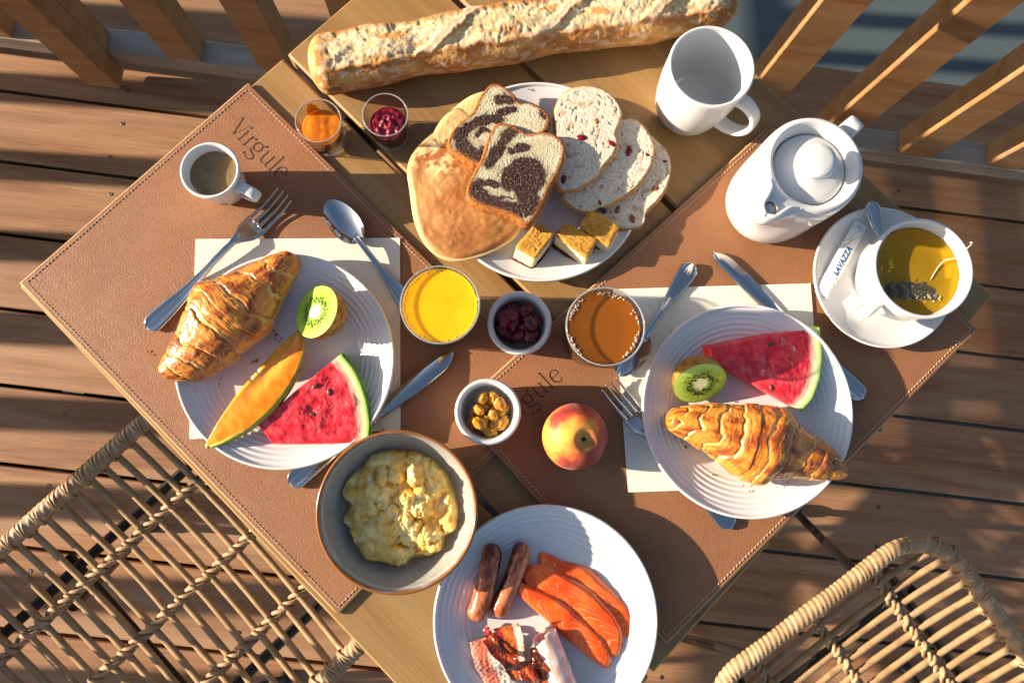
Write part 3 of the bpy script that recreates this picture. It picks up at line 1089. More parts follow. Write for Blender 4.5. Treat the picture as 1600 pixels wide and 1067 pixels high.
# ---- espresso cup
p = at(328, 266, 0.055)
cup = thing('espresso_cup', 'small white espresso cup of black coffee on the left placemat', 'cup', (p.x, p.y, TZ + MZ), rad(-27))
pr = [(0, 0.002), (0.0125, 0.002), (0.014, 0.0), (0.0165, 0.0), (0.0185, 0.003), (0.0215, 0.014), (0.0245, 0.032), (0.0268, 0.046)]
pr += rnd_lip(0.0278, 0.0505, 0.0034, 8) + [(0.0240, 0.045), (0.0215, 0.032), (0.0185, 0.015), (0.0150, 0.006), (0, 0.005)]
lathe(pr, 80).obj('body', M['china'], cup)
strap([(0.0235, 0, 0.041), (0.033, 0, 0.0435), (0.0445, 0, 0.0425), (0.0455, 0, 0.034), (0.036, 0, 0.022), (0.0205, 0, 0.014)], [0.011, 0.0105, 0.0105, 0.010, 0.0095, 0.009], 0.0042).obj('handle', M['china'], cup)
mb = MB()
th = np.linspace(0, 2 * PI, 48, endpoint=False); rr = np.linspace(0, 0.0233, 24)
RR, TH = np.meshgrid(rr, th, indexing='ij')
mb.add(np.stack([RR * np.cos(TH), RR * np.sin(TH), 0.0385 + 0.0006 * (RR / 0.0233) ** 8], -1), gridF(24, 48, False, True))
mb.obj('coffee', M['coffee'], cup)
# a few letters of the maker's mark on the cup's side are too small to read: two thin printed dashes
m_print = Mat('dark_print', rough=0.4, color=(0.03, 0.03, 0.035)).m
mb = MB()
for k, (a0, a1, z) in enumerate(((-0.25, 0.12, 0.016), (-0.16, 0.05, 0.0135))):
    aa = np.linspace(a0, a1, 12) - rad(55)
    R0 = 0.0222 + 0.0006 * k * -1
    R1 = np.interp([z, z + 0.0016], [0.014, 0.032], [0.0215, 0.0245]) + 0.00015
    V = np.concatenate([np.c_[R1[0] * np.cos(aa), R1[0] * np.sin(aa), 0 * aa + z], np.c_[R1[1] * np.cos(aa), R1[1] * np.sin(aa), 0 * aa + z + 0.0016]])
    mb.add(V, gridF(2, 12, flip=True))
mb.obj('printed_mark', m_print, cup)

# ---- teapot
p = at(1266, 263, 0.113)
pot = thing('teapot', 'round white porcelain teapot with recessed lid and beaked spout', 'teapot', (p.x, p.y, TZ + M2), rad(-136))
pr = [(0, 0.002), (0.030, 0.002), (0.0315, 0.0), (0.0345, 0.0), (0.0372, 0.004), (0.0392, 0.014), (0.0402, 0.030), (0.0406, 0.055), (0.0408, 0.078), (0.0406, 0.088), (0.0398, 0.0945), (0.0380, 0.0985), (0.0358, 0.0996), (0.0340, 0.0988), (0.0326, 0.0968), (0.0316, 0.0940), (0.0308, 0.0915), (0.0300, 0.0895), (0.0296, 0.0805), (0, 0.0805)]
def spout_wob(V):
    # the wall is drawn out into a beak along +x near the top
    x, y, z = V[..., 0], V[..., 1], V[..., 2]
    r = np.hypot(x, y)
    th = np.arctan2(y, x)
    q = sstep(0.045, 0.092, z) * sstep(0.0322, 0.039, r)
    lobe = np.exp(-(th / 0.30) ** 2)
    d = 0.0225 * lobe * q
    k = (r + d) / np.maximum(r, 1e-6)
    z2 = z + 0.0035 * lobe * q * sstep(0.080, 0.095, z)
    return np.stack([x * k, y * k, z2], -1)
lathe(pr, 128, wob=spout_wob).obj('body', M['china'], pot)
lp = [(0.0288, 0.0872), (0.0292, 0.0905), (0.0286, 0.0930), (0.0268, 0.0945), (0.022, 0.0957), (0.0165, 0.0966), (0.0118, 0.0975), (0.0092, 0.0990), (0.0084, 0.1015), (0.0088, 0.1045), (0.0108, 0.1072), (0.0130, 0.1092), (0.0138, 0.1118), (0.0134, 0.1142), (0.0116, 0.1158), (0.007, 0.1166), (0, 0.1168)]
lp = [(a_, z_ - 0.0045 - (0.002 if z_ > 0.104 else 0.0)) for a_, z_ in lp]
lathe(lp, 72).obj('lid', M['china'], pot)
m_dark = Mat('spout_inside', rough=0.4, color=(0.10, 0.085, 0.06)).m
pot.scale = (1.13, 1.13, 1.13)
# spout hole: a short dark throat
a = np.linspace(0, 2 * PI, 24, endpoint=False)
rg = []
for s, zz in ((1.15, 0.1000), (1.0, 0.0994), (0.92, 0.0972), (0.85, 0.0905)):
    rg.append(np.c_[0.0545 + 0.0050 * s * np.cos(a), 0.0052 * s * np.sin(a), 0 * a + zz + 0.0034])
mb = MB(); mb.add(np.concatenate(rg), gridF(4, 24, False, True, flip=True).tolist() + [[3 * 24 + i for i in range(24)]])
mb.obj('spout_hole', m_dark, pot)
# raised beak walls beside the hole
for s in (-1, 1):
    tube(spline([(0.0345, s * 0.0165, 0.0985), (0.0405, s * 0.0110, 0.1008), (0.0480, s * 0.0086, 0.1030), (0.0565, s * 0.0066, 0.1040), (0.0612, 0.0, 0.1038)], 24), np.linspace(0.0014, 0.0020, 24), 10).obj('spout_lip', M['china'], pot)
strap([(-0.0395, 0, 0.082), (-0.049, 0, 0.090), (-0.0575, 0, 0.088), (-0.0610, 0, 0.074), (-0.0600, 0, 0.050), (-0.052, 0, 0.032), (-0.0385, 0, 0.026)], 0.0135, 0.0056).obj('handle', M['china'], pot)

# ---- saucer and tea cup
ps = at(1380, 433, M2 + 0.013)
saucer = mobj('saucer', lathe([(0, 0.002), (0.038, 0.002), (0.040, 0.0), (0.044, 0.0), (0.047, 0.003), (0.060, 0.0085), (0.0705, 0.0125)] + rnd_lip(0.0728, 0.0152, 0.0028, 6) + [(0.066, 0.0118), (0.052, 0.0072), (0.044, 0.0060), (0.030, 0.0056), (0.0285, 0.0048), (0, 0.0046)], 112).mesh('saucer'), M['china'], None, (ps.x, ps.y, TZ + M2))
tag(saucer, 'white saucer carrying the tea cup, teaspoon and sugar stick', 'saucer')
pc = at(1443, 419, M2 + 0.0046 + 0.066)
tcup = thing('tea_cup', 'white cup of green tea with a tea bag, standing on the saucer', 'cup', (pc.x, pc.y, TZ + M2 + 0.0048), rad(-142))
pr = [(0, 0.002), (0.0235, 0.002), (0.025, 0.0), (0.0285, 0.0), (0.0315, 0.004), (0.0365, 0.015), (0.0445, 0.032), (0.0455, 0.052)]
pr += rnd_lip(0.0478, 0.0665, 0.0036, 8) + [(0.0432, 0.058), (0.0412, 0.046), (0.0375, 0.030), (0.0325, 0.014), (0.028, 0.0075), (0.022, 0.006), (0, 0.0058)]
lathe(pr, 96).obj('body', M['china'], tcup)
strap([(0.0400, 0, 0.050), (0.053, 0, 0.0535), (0.0655, 0, 0.0520), (0.067, 0, 0.043), (0.056, 0, 0.030), (0.0350, 0, 0.018)], [0.012, 0.0112, 0.0105, 0.0105, 0.0105, 0.011], 0.0050).obj('handle', M['china'], tcup)
mb = MB()
ZT = 0.0535
lathe([(0.0, 0.0075), (0.026, 0.0078), (0.0318, 0.0142), (0.0368, 0.030), (0.0405, 0.046), (0.0420, ZT + 0.0006), (0.0412, ZT), (0.02, ZT - 0.00005), (0, ZT)], 72, mb)
mb.obj('tea', M['tea'], tcup)
def rz(v, a):
    return (v[0] * math.cos(a) - v[1] * math.sin(a), v[0] * math.sin(a) + v[1] * math.cos(a), v[2])
inv = rad(142)
# tea bag floating at the near side, and its thread over the rim
bag = thing('tea_bag', 'wet dark tea bag with its thread floating in the tea cup', 'tea bag', (pc.x, pc.y, TZ + M2 + 0.0048))
mb = MB()
nu, nv = 48, 26
U, V = np.meshgrid(np.linspace(-1, 1, nu), np.linspace(-1, 1, nv), indexing='ij')
X = U * 0.0285 * (1 - 0.08 * V) - 0.006
Y = V * 0.0135 - 0.0150 - 0.06 * (X + 0.006)
pf = (1 - np.abs(U) ** 6) * (1 - np.abs(V) ** 4)
Zb = ZT - 0.0018 + 0.0045 * pf * (0.55 - 0.45 * V) + 0.0009 * fbm(X * 180, Y * 180, 3.1, 3) * pf
mb.add(np.stack([X, Y, Zb], -1), gridF(nu, nv))
m = Mat('wet_tea_bag', rough=0.25, spec=0.5)
n = m.noise(420, 5, 0.7)
m.col(m.ramp(n, [(0.32, (0.012, 0.010, 0.005)), (0.52, (0.045, 0.035, 0.014)), (0.72, (0.17, 0.13, 0.055))]))
m.bump(n, 0.8, 0.0015)
mb.obj('pouch', m.m, bag)
rs = np.random.RandomState(4)
mb = MB()
for i in range(60):
    u = rs.uniform(-0.9, 1.0); r = rs.uniform(0.0004, 0.0011)
    x = u * 0.027 - 0.004; y = -0.0155 - 0.0085 - 0.06 * x + rs.normal() * 0.0022
    if math.hypot(x, y) > 0.040: continue
    s_ = lathe([(0, r), (r * 0.7, r * 0.7), (r, 0), (r * 0.7, -r * .7), (0, -r)], 8)
    mb.add(np.concatenate(s_.v) + np.array([x, y, ZT + 0.0004]), s_.f)
stuff(mb.obj('bubbles', M['bubble'], bag))
m_th = Mat('white_thread', rough=0.8, color=(0.7, 0.68, 0.55)).m
tube(spline([(0.014, -0.008, ZT + 0.0005), (0.022, 0.004, ZT + 0.0012), (0.028, 0.010, ZT + 0.003), (0.036, 0.012, 0.060), (0.0438, 0.020, 0.0672), (0.0475, 0.0245, 0.0676), (0.0500, 0.0265, 0.056)], 50), 0.0004, 6).obj('thread', m_th, bag)

# sugar stick with its printed words
a0, a1 = (1284.5, 461), (1347.5, 348)
zs = M2 + 0.0148
pa, pb = at(*a0, zs), at(*a1, zs)
mid = (pa + pb) / 2
Ls = (pb - pa).length
st_ang = ang(a0, a1, zs)
stick = thing('sugar_stick', 'slim white paper sugar stick with blue print lying on the saucer', 'sugar stick', (mid.x, mid.y, TZ + zs - 0.002), st_ang)
m_paper = Mat('white_paper', rough=0.55, color=(0.76, 0.76, 0.76)).m
mb = MB()
U, V = np.meshgrid(np.linspace(-1, 1, 40), np.linspace(-1, 1, 13), indexing='ij')
HW = 0.0072
zz = 0.0022 * (1 - np.abs(U) ** 10) * np.sqrt(np.clip(1 - V ** 2, 0, 1)) + 0.0002 * fbm(U * 6, V * 3, 0.5, 3)
up = np.stack([U * Ls / 2, V * HW, zz], -1)
mb.add(up, gridF(40, 13)); dn = up.copy(); dn[..., 2] = -0.6 * zz - 0.0002; mb.add(dn, gridF(40, 13, flip=True))
mb.obj('paper_sleeve', m_paper, stick)
m_blue = Mat('blue_print', rough=0.5, color=(0.01, 0.075, 0.27)).m
m_ink = Mat('navy_print', rough=0.5, color=(0.05, 0.07, 0.12)).m
def stick_z(x, y):
    return 0.0022 * (1 - abs(x / (Ls / 2)) ** 10) * math.sqrt(max(0, 1 - (y / HW) ** 2)) + 0.00022
def text_mesh(body, size):
    cu = bpy.data.curves.new('text', 'FONT')
    cu.body = body
    cu.size = size
    cu.offset = size * 0.04
    cu.align_x = 'CENTER'
    cu.align_y = 'CENTER'
    cu.resolution_u = 3
    ob = bpy.data.objects.new('text', cu)
    C.objects.link(ob)
    dg = bpy.context.evaluated_depsgraph_get()
    me = bpy.data.meshes.new_from_object(ob.evaluated_get(dg))
    bpy.data.objects.remove(ob, do_unlink=True)
    return me
me = text_mesh('LAVAZZA', 0.0088)
for v_ in me.vertices:
    x = v_.co.x * 0.86 - 0.002 + v_.co.y * 0.22
    y = v_.co.y * 0.95 - 0.0016
    v_.co = (x, y, stick_z(x, y) + 0.0001)
me.materials.clear()
mobj('brand_lettering', me, m_blue, stick)
ml = MB()
def ink(pts, wd=0.00028):
    P = spline(pts, 20)
    T = np.gradient(P, axis=0); T /= np.linalg.norm(T, axis=1)[:, None]
    Nn = np.stack([-T[:, 1], T[:, 0]], 1) * wd / 2
    A, B = P + Nn, P - Nn
    V3 = [(x, y, stick_z(x, y) + 0.0001) for x, y in np.stack([A, B], 1).reshape(-1, 2)]
    ml.add(V3, [[2 * i + 1, 2 * i + 3, 2 * i + 2, 2 * i] for i in range(19)])
ink([(-0.036, -0.0065), (-0.030, 0.0), (-0.028, 0.0066)]); ink([(-0.030, -0.0066), (-0.024, 0.001), (-0.019, 0.0066)]); ink([(-0.022, -0.0066), (-0.0195, 0.0), (-0.021, 0.0066)])
ink([(-0.010, 0.0066), (0.008, 0.0048), (0.022, 0.0005), (0.032, -0.0066)]); ink([(0.012, 0.0066), (0.016, 0.0025), (0.024, 0.0005)]); ink([(0.018, 0.0066), (0.022, 0.003), (0.030, 0.0015), (0.036, -0.003)]); ink([(0.036, 0.0066), (0.0362, -0.0066)])
ink([(0.0385, 0.003), (0.0385, -0.002)], 0.0009); ink([(-0.0165, -0.001), (-0.0165, -0.005)], 0.0007)
ml.obj('fine_print', m_ink, stick)

# ---- tumblers of juice
def tumbler(label, px, py, liq, name, level, lq_label):
    p = at(px, py, 0.09)
    base = MZ if px < 800 else M2
    t = thing('juice_glass', label, 'glass', (p.x, p.y, TZ + base), 0, 'juice tumblers')
    g = [(0, 0.0), (0.0255, 0.0), (0.0272, 0.0015), (0.0285, 0.012), (0.0310, 0.040), (0.0338, 0.070)]
    g += rnd_lip(0.0352, 0.0880, 0.0018, 6) + [(0.0322, 0.070), (0.0294, 0.040), (0.0268, 0.013), (0.0255, 0.0080), (0.0, 0.0070)]
    lathe(g, 72).obj('glass_wall', M['glass'], t)
    aa = np.linspace(0, 2 * PI, 72, endpoint=False)
    tube(np.c_[0.0343 * np.cos(aa), 0.0343 * np.sin(aa), 0 * aa + 0.0878], 0.0008, 8, closed=True).obj('rim', M['glass_rim'], t)
    q = level
    rl = np.interp(q, [0.0705, 0.0880], [0.0322, 0.0334]) - 0.0002
    lathe([(0, 0.0074), (0.0250, 0.0084), (0.0265, 0.0134), (0.0291, 0.040), (0.0319, 0.070), (rl, q + 0.0007), (rl - 0.0006, q + 0.0002), (rl - 0.002, q), (0.012, q), (0, q)], 72).obj('juice', M[liq], t)
    return t, rl
tj, _ = tumbler('glass of bright yellow orange juice beside the left plate', 688, 477, 'orange_juice', 'juice', 0.0835, '')
ta, rl = tumbler('glass of amber brown apple juice beside the small spoon', 943.5, 512, 'amber_juice', 'juice', 0.0800, '')
rs = np.random.RandomState(19)
mb = MB()
for i in range(60):
    a = rs.uniform(0, 2 * PI)
    r = rs.uniform(0.0003, 0.0007)
    R = rl - r - abs(rs.normal()) * 0.0008
    s_ = lathe([(0, r), (r * 0.7, r * 0.7), (r, 0), (r * 0.7, -r * .7), (0, -r)], 8)
    mb.add(np.concatenate(s_.v) + np.array([R * math.cos(a), R * math.sin(a), 0.0838]), s_.f)
stuff(mb.obj('bubbles', M['bubble'], tj))
# bubbles round the edge of the amber juice
rs = np.random.RandomState(9)
mb = MB()
for i in range(230):
    a = rs.uniform(0, 2 * PI)
    if pn(a * 1.6, 0.3, 0.7) < -0.12: continue
    r = rs.uniform(0.0005, 0.0012)
    R = rl - r - abs(rs.normal()) * 0.0011
    s_ = lathe([(0, r), (r * 0.7, r * 0.7), (r, 0), (r * 0.7, -r * .7), (0, -r)], 8)
    mb.add(np.concatenate(s_.v) + np.array([R * math.cos(a), R * math.sin(a), 0.0803]), s_.f)
stuff(mb.obj('bubbles', M['bubble'], ta))

# ---- jam glasses
def jam_glass(label, px, py, mat, level, kind):
    p = at(px, py, 0.047)
    t = thing('jam_glass', label, 'glass', (p.x, p.y, TZ + (0.0006 if kind else 0.0006)), 0, 'small jam glasses')
    g = [(0, 0.0), (0.0155, 0.0), (0.0168, 0.0015), (0.0185, 0.015), (0.0212, 0.036)]
    g += rnd_lip(0.0226, 0.0470, 0.0016, 6) + [(0.0198, 0.036), (0.0170, 0.015), (0.0155, 0.0085), (0, 0.0070)]
    lathe(g, 56).obj('glass_wall', M['glass'], t)
    aa = np.linspace(0, 2 * PI, 64, endpoint=False)
    tube(np.c_[0.0218 * np.cos(aa), 0.0218 * np.sin(aa), 0 * aa + 0.0468], 0.00062, 8, closed=True).obj('rim', M['glass_rim'], t)
    tube(np.c_[0.0165 * np.cos(aa), 0.0165 * np.sin(aa), 0 * aa + 0.0012], 0.0011, 8, closed=True).obj('foot_ring', M['glass_rim'], t)
    mb = MB()
    n1, n2 = 26, 56
    rl = np.interp(level, [0.0085, 0.015, 0.036], [0.0155, 0.0170, 0.0198]) - 0.0002
    R, TH = np.meshgrid(np.linspace(0, 1, n1), np.linspace(0, 2 * PI, n2, endpoint=False), indexing='ij')
    X, Y = R * rl * np.cos(TH), R * rl * np.sin(TH)
    amp = 0.0012 if kind else 0.0036
    Zs = level + amp * fbm(X * (60 if kind else 170), Y * (60 if kind else 170), px * 0.1, 3) + (0.0015 * (1 - R ** 2))
    Zs = level + (Zs - level) * (1 - R ** 6) + 0.0004 * R ** 6
    mb.add(np.stack([X, Y, Zs], -1), gridF(n1, n2, False, True))
    lathe([(0.0, 0.0074), (0.0152, 0.0088), (0.0168, 0.0152), (rl, level + 0.0004)], n2, mb)
    mb.obj('jam', M[mat], t)
    if kind:      # a smear of jam up the inside wall
        sm = MB()
        aa = np.linspace(rad(98), rad(140), 14)
        zz_ = np.linspace(level - 0.002, 0.0445, 16)
        A, Zz = np.meshgrid(aa, zz_, indexing='ij')
        edge = np.abs((A - rad(119)) / rad(21))
        hgt = 0.0445 - 0.012 * edge ** 2 - 0.002 * np.sin(A * 40)
        Zz = level - 0.002 + (Zz - level + 0.002) / (0.0445 - level + 0.002) * (hgt - level + 0.002)
        Rr = np.interp(Zz, [0.0085, 0.015, 0.036, 0.047], [0.0155, 0.0170, 0.0198, 0.0211]) - 0.0004
        sm.add(np.stack([Rr * np.cos(A), Rr * np.sin(A), Zz], -1), gridF(14, 16))
        sm.obj('jam_smear', M[mat], t)
jam_glass('small glass of smooth orange apricot jam by the stitched mat edge', 497.5, 189, 'apricot', 0.031, True)
jam_glass('small glass of dark red berry jam between apricot jam and pancakes', 602, 180, 'berry_jam', 0.026, False)

# ---- ramekins
def ramekin(label, px, py, z):
    p = at(px, py, z + 0.034)
    pr = [(0, 0.002), (0.0165, 0.002), (0.018, 0.0), (0.0205, 0.0), (0.0235, 0.003), (0.0275, 0.012), (0.0298, 0.022), (0.0308, 0.030), (0.0310, 0.0330), (0.0303, 0.0352), (0.0287, 0.0360), (0.0270, 0.0352), (0.0256, 0.0328), (0.0245, 0.026), (0.0225, 0.016), (0.0195, 0.009), (0.015, 0.0068), (0, 0.0064)]
    o = mobj('ramekin', lathe(pr, 80).mesh('ramekin'), M['china'], None, (p.x, p.y, TZ + z))
    tag(o, label, 'ramekin', 'white ramekins')
    return o.location.copy()
RK1 = ramekin('small white ramekin filled with dark red dried cranberries', 812, 504.5, MZ)
RK2 = ramekin('small white ramekin half filled with golden raisins', 762.5, 643, M2)
RK2.z = RK2.z

# ---- egg bowl, grey stoneware with a brown rim
p = at(620.5, 799, 0.054 + MZ)
EB = Vector((p.x, p.y, TZ + MZ))
R = 0.0718
prof = [(0, 0.003), (0.033, 0.003), (0.035, 0.0), (0.039, 0.0), (0.042, 0.003), (0.055, 0.014), (0.064, 0.029), (0.069, 0.044), (R, 0.052)]
prof += rnd_lip(R, 0.0545, 0.0034, 7) + [(0.0672, 0.047), (0.0655, 0.040), (0.0630, 0.033), (0.058, 0.021), (0.050, 0.012), (0.040, 0.0075), (0.02, 0.0062), (0, 0.006)]
pf = np.array(prof)
pd = [pf[0]]
for a_, b_ in zip(pf[:-1], pf[1:]):
    k = max(1, int(np.linalg.norm(b_ - a_) / 0.0016))
    for i in range(1, k + 1):
        pd.append(a_ + (b_ - a_) * i / k)
pd = np.array(pd)
mb = lathe(pd, 160)
V = np.concatenate(mb.v)
inside = np.repeat(np.arange(len(pd)) > np.argmax(pd[:, 1]), 160)
th = np.arctan2(V[:, 1], V[:, 0])
z = V[:, 2] + 0.0016 * fbm(np.cos(th) * 4, np.sin(th) * 4, V[:, 2] * 60, 3)
grey, violet, brown, cream = S('#a09e98'), S('#93909a'), S('#8c5a2a'), S('#cbc4ba')
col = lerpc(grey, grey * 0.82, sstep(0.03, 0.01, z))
col = lerpc(col, cream, sstep(0.0440, 0.0475, z) * 0.55)
col = lerpc(col, violet * 0.8, sstep(0.0490, 0.0512, z))
col = lerpc(col, brown, sstep(0.0528, 0.0537, z))
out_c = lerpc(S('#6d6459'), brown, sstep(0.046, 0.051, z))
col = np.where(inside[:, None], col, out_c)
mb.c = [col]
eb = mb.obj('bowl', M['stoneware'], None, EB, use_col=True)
tag(eb, 'grey stoneware bowl with brown rim holding scrambled eggs', 'bowl')

# ------------------------------------------------------------------ cutlery
def loft(secs, mb=None, seg=32, bead=True):
    """secs: (x, halfwidth, zcentre, halfthick)"""
    mb = mb or MB()
    a = np.linspace(0, 2 * PI, seg, endpoint=False)
    rows = []
    for x, hw, zc, ht in secs:
        cy_ = np.sign(np.cos(a)) * np.abs(np.cos(a)) ** 0.9 * hw
        cz = np.sign(np.sin(a)) * np.abs(np.sin(a)) ** 0.9 * ht * 1.45
        if bead:      # shallow trough along the top with a raised border
            q = np.abs(cy_) / max(hw, 1e-6)
            cz = np.where(np.sin(a) > 0, cz * (0.45 + 0.55 * sstep(0.45, 0.80, q)), cz)
        rows.append(np.c_[0 * a + x, cy_, zc + cz])
    F = gridF(len(secs), seg, False, True).tolist()
    F.append(list(range(seg))[::-1][::-1]); F.append([(len(secs) - 1) * seg + i for i in range(seg)][::-1])
    mb.add(np.concatenate(rows), F)
    return mb
def interp_secs(keys, n=60):
    k = np.array(keys, float)
    xs = np.linspace(k[0, 0], k[-1, 0], n)
    out = []
    P = spline(k, n)
    return [tuple(p_) for p_ in P]
def handle_secs(L, w_end, w_neck, ht, rise):
    """handle from its rounded end (x=0) to the neck"""
    k = []
    for q in np.linspace(0, 1, 40):
        x = q * L
        endr = math.sqrt(max(0.0, 1 - (1 - min(1, x / (w_end * 1.0))) ** 2))
        wd = w_end * (1 - sstep(0.06, 0.78, q)) + w_neck * sstep(0.06, 0.78, q)
        hw = max(wd * endr, 0.0004)
        z = 0.0018 + rise * float(sstep(0.35, 1.0, q)) + 0.0012 * (1 - q)
        k.append((x, hw, z, ht * (0.8 + 0.35 * float(sstep(0.3, 0.9, q)))))
    return k
def fork(label, end, tip, z, L=None):
    pe = at(*end, z + 0.003); pt = at(*tip, z + 0.006)
    L = (Vector((pt.x, pt.y)) - Vector((pe.x, pe.y))).length
    t = thing('fork', label, 'fork', (pe.x, pe.y, TZ + z), math.atan2(pt.y - pe.y, pt.x - pe.x), 'steel forks')
    hl = L * 0.60
    s = handle_secs(hl, 0.0098, 0.0033, 0.0017, 0.0085)
    z1 = s[-1][2]
    s += interp_secs([(hl + 0.004, 0.0034, z1 + 0.0004, 0.0018), (L * 0.655, 0.0062, z1 - 0.001, 0.0014), (L * 0.70, 0.0108, z1 - 0.0040, 0.0011), (L * 0.745, 0.0122, z1 - 0.0065, 0.0010), (L * 0.775, 0.0122, z1 - 0.0070, 0.0010)], 16)
    loft(s).obj('handle', M['steel'], t)
    for i in range(4):
        y = (i - 1.5) * 0.0066
        x = np.linspace(L * 0.768, L - 0.002 * abs(i - 1.5) * 0.8, 20)
        q = (x - x[0]) / (x[-1] - x[0])
        zz = z1 - 0.0070 + 0.0005 * np.sin(q * PI) * -6 * 0.4 + 0.0062 * q ** 2
        yy = y * (1 - 0.06 * q)
        hw = 0.0022 * (1 - 0.62 * q)
        loft([(a_, b_, c_, 0.0009) for a_, b_, c_ in zip(x, hw, zz)], seg=10, bead=False)
        mb = MB()
        a = np.linspace(0, 2 * PI, 10, endpoint=False)
        rows = [np.c_[0 * a + x[k], yy[k] + hw[k] * np.cos(a), zz[k] + 0.0009 * np.sin(a)] for k in range(20)]
        F = gridF(20, 10, False, True).tolist() + [list(range(10)), [190 + k for k in range(10)][::-1]]
        mb.add(np.concatenate(rows), F)
        mb.obj('tine', M['steel'], t)
    return t
def spoon(label, end, tip, z, bw=0.020, bl=0.30, name='spoon', hw=0.0095):
    pe = at(*end, z + 0.003); pt = at(*tip, z + 0.006)
    L = (Vector((pt.x, pt.y)) - Vector((pe.x, pe.y))).length
    t = thing(name, label, 'spoon', (pe.x, pe.y, TZ + z), math.atan2(pt.y - pe.y, pt.x - pe.x), 'steel spoons')
    hl = L * (1 - bl)
    s = handle_secs(hl, hw, 0.0030, 0.0017, 0.0075)
    z1 = s[-1][2]
    s += [(hl + 0.004, 0.0032, z1, 0.0017), (hl + 0.008, 0.0036, z1 - 0.0005, 0.0012)]
    loft(s).obj('handle', M['steel'], t)
    # egg-shaped bowl, wider near the neck
    n1, n2 = 22, 44
    R, TH = np.meshgrid(np.linspace(0, 1, n1), np.linspace(0, 2 * PI, n2, endpoint=False), indexing='ij')
    cxx = L - bl * L / 2
    X = cxx + R * np.cos(TH) * bl * L / 2
    wdt = bw * (1 - 0.10 * np.cos(TH) * R)
    Y = R * np.sin(TH) * wdt
    lip = z1 - 0.0015 - (X - hl) / (bl * L) * 0.002
    Zi = lip - 0.0062 * (1 - R ** 2.2)
    mb = MB()
    mb.add(np.stack([X, Y, Zi], -1), gridF(n1, n2, False, True))
    mb.add(np.stack([X, Y, Zi - 0.0011], -1), gridF(n1, n2, False, True, flip=True))
    ring = np.concatenate([np.stack([X, Y, Zi], -1)[-1], np.stack([X, Y, Zi - 0.0011], -1)[-1]])
    mb.add(ring, gridF(2, n2, False, True, flip=True))
    mb.obj('bowl', M['steel'], t)
    return t
def knife(label, end, tip, z):
    pe = at(*end, z + 0.003); pt = at(*tip, z + 0.003)
    L = (Vector((pt.x, pt.y)) - Vector((pe.x, pe.y))).length
    t = thing('knife', label, 'knife', (pe.x, pe.y, TZ + z), math.atan2(pt.y - pe.y, pt.x - pe.x), 'steel knives')
    hl = L * 0.50
    s = []
    for q in np.linspace(0, 1, 36):
        x = q * hl
        endr = math.sqrt(max(0.0, 1 - (1 - min(1, x / 0.009)) ** 2))
        s.append((x, max(0.0004, (0.0098 - 0.0026 * float(sstep(0.1, 0.9, q))) * endr), 0.0034, 0.0030 * (0.55 + 0.45 * endr)))
    loft(s).obj('handle', M['steel'], t)
    # blade: straight back, curved edge, rounded tip
    n = 40
    q = np.linspace(0, 1, n)
    x = hl - 0.002 + q * (L - hl + 0.002)
    back = 0.0068 - 0.0012 * q - 0.0056 * np.clip((q - 0.84) / 0.16, 0, 1) ** 2.4
    edge = -0.0062 - 0.0038 * np.sin(np.clip(q, 0, 1) * PI * 0.72) + 0.0085 * np.clip((q - 0.80) / 0.20, 0, 1) ** 2.0
    mb = MB()
    rows = []
    for i in range(n):
        c_ = (back[i] + edge[i]) / 2
        rows.append([(x[i], back[i], 0.0036), (x[i], back[i] - 0.0004, 0.0046), (x[i], c_, 0.0052), (x[i], edge[i] + 0.0012, 0.0040), (x[i], edge[i], 0.0036), (x[i], edge[i] + 0.0012, 0.0032), (x[i], c_, 0.0027), (x[i], back[i] - 0.0004, 0.0026)])
    F = gridF(n, 8, False, True).tolist() + [list(range(8)), [(n - 1) * 8 + i for i in range(8)][::-1]]
    mb.add(np.array(rows).reshape(-1, 3), F)
    mb.obj('blade', M['steel'], t)
    return t
fork('steel fork lying left of the croissant, tines toward the coffee cup', (229, 514), (449, 303), MZ)
spoon('steel spoon lying on the left napkin between coffee and orange juice', (652, 492), (511, 314), NZ, bw=0.0150, bl=0.37)
knife('steel knife under the left plate, blade toward the raisins', (452, 757), (709, 549), MZ)
fork('steel fork under the right plate, tines beside the peach', (1145, 824), (948, 597), M2)
spoon('steel spoon on the right napkin behind the apple juice', (1083, 412), (966, 586), N2, bw=0.0145, bl=0.36)
knife('steel knife under the right plate, blade toward the teapot', (1349, 622), (1113, 394), M2)
spoon('steel teaspoon whose handle rests on the saucer edge', (1361, 315), (1398, 450), M2 + 0.012, bw=0.013, bl=0.28, name='teaspoon', hw=0.0085)
# ------------------------------------------------------------------ food
M['baked'] = vcol_mat('baked_crust', 0.36, 0.28, 420, 0.3, 0.0007, coat=0.3)
M['bread'] = vcol_mat('bread_crumb', 0.8, 0.35, 700, 0.6, 0.0010, sss=0.12, sssr=(1, .7, .4), sscale=0.003)
M['cake'] = vcol_mat('cake_crumb', 0.8, 0.5, 1100, 0.9, 0.0012)
M['fruit'] = vcol_mat('wet_fruit', 0.16, 0.14, 260, 0.25, 0.0006, sss=0.35, sssr=(1, .45, .25), sscale=0.004, spec=0.5)
M['fruit_dry'] = vcol_mat('fruit_skin', 0.6, 0.25, 500, 0.25, 0.0005)
M['meat'] = vcol_mat('cooked_meat', 0.17, 0.25, 260, 0.3, 0.0006, sss=0.2, sssr=(1, .4, .25), sscale=0.003, coat=0.15)
M['fish'] = vcol_mat('raw_salmon', 0.18, 0.10, 240, 0.15, 0.0005, sss=0.45, sssr=(1, .35, .15), sscale=0.004)
M['egg'] = vcol_mat('scrambled_egg', 0.34, 0.15, 300, 0.4, 0.0008, sss=0.4, sssr=(1, .8, .35), sscale=0.004)
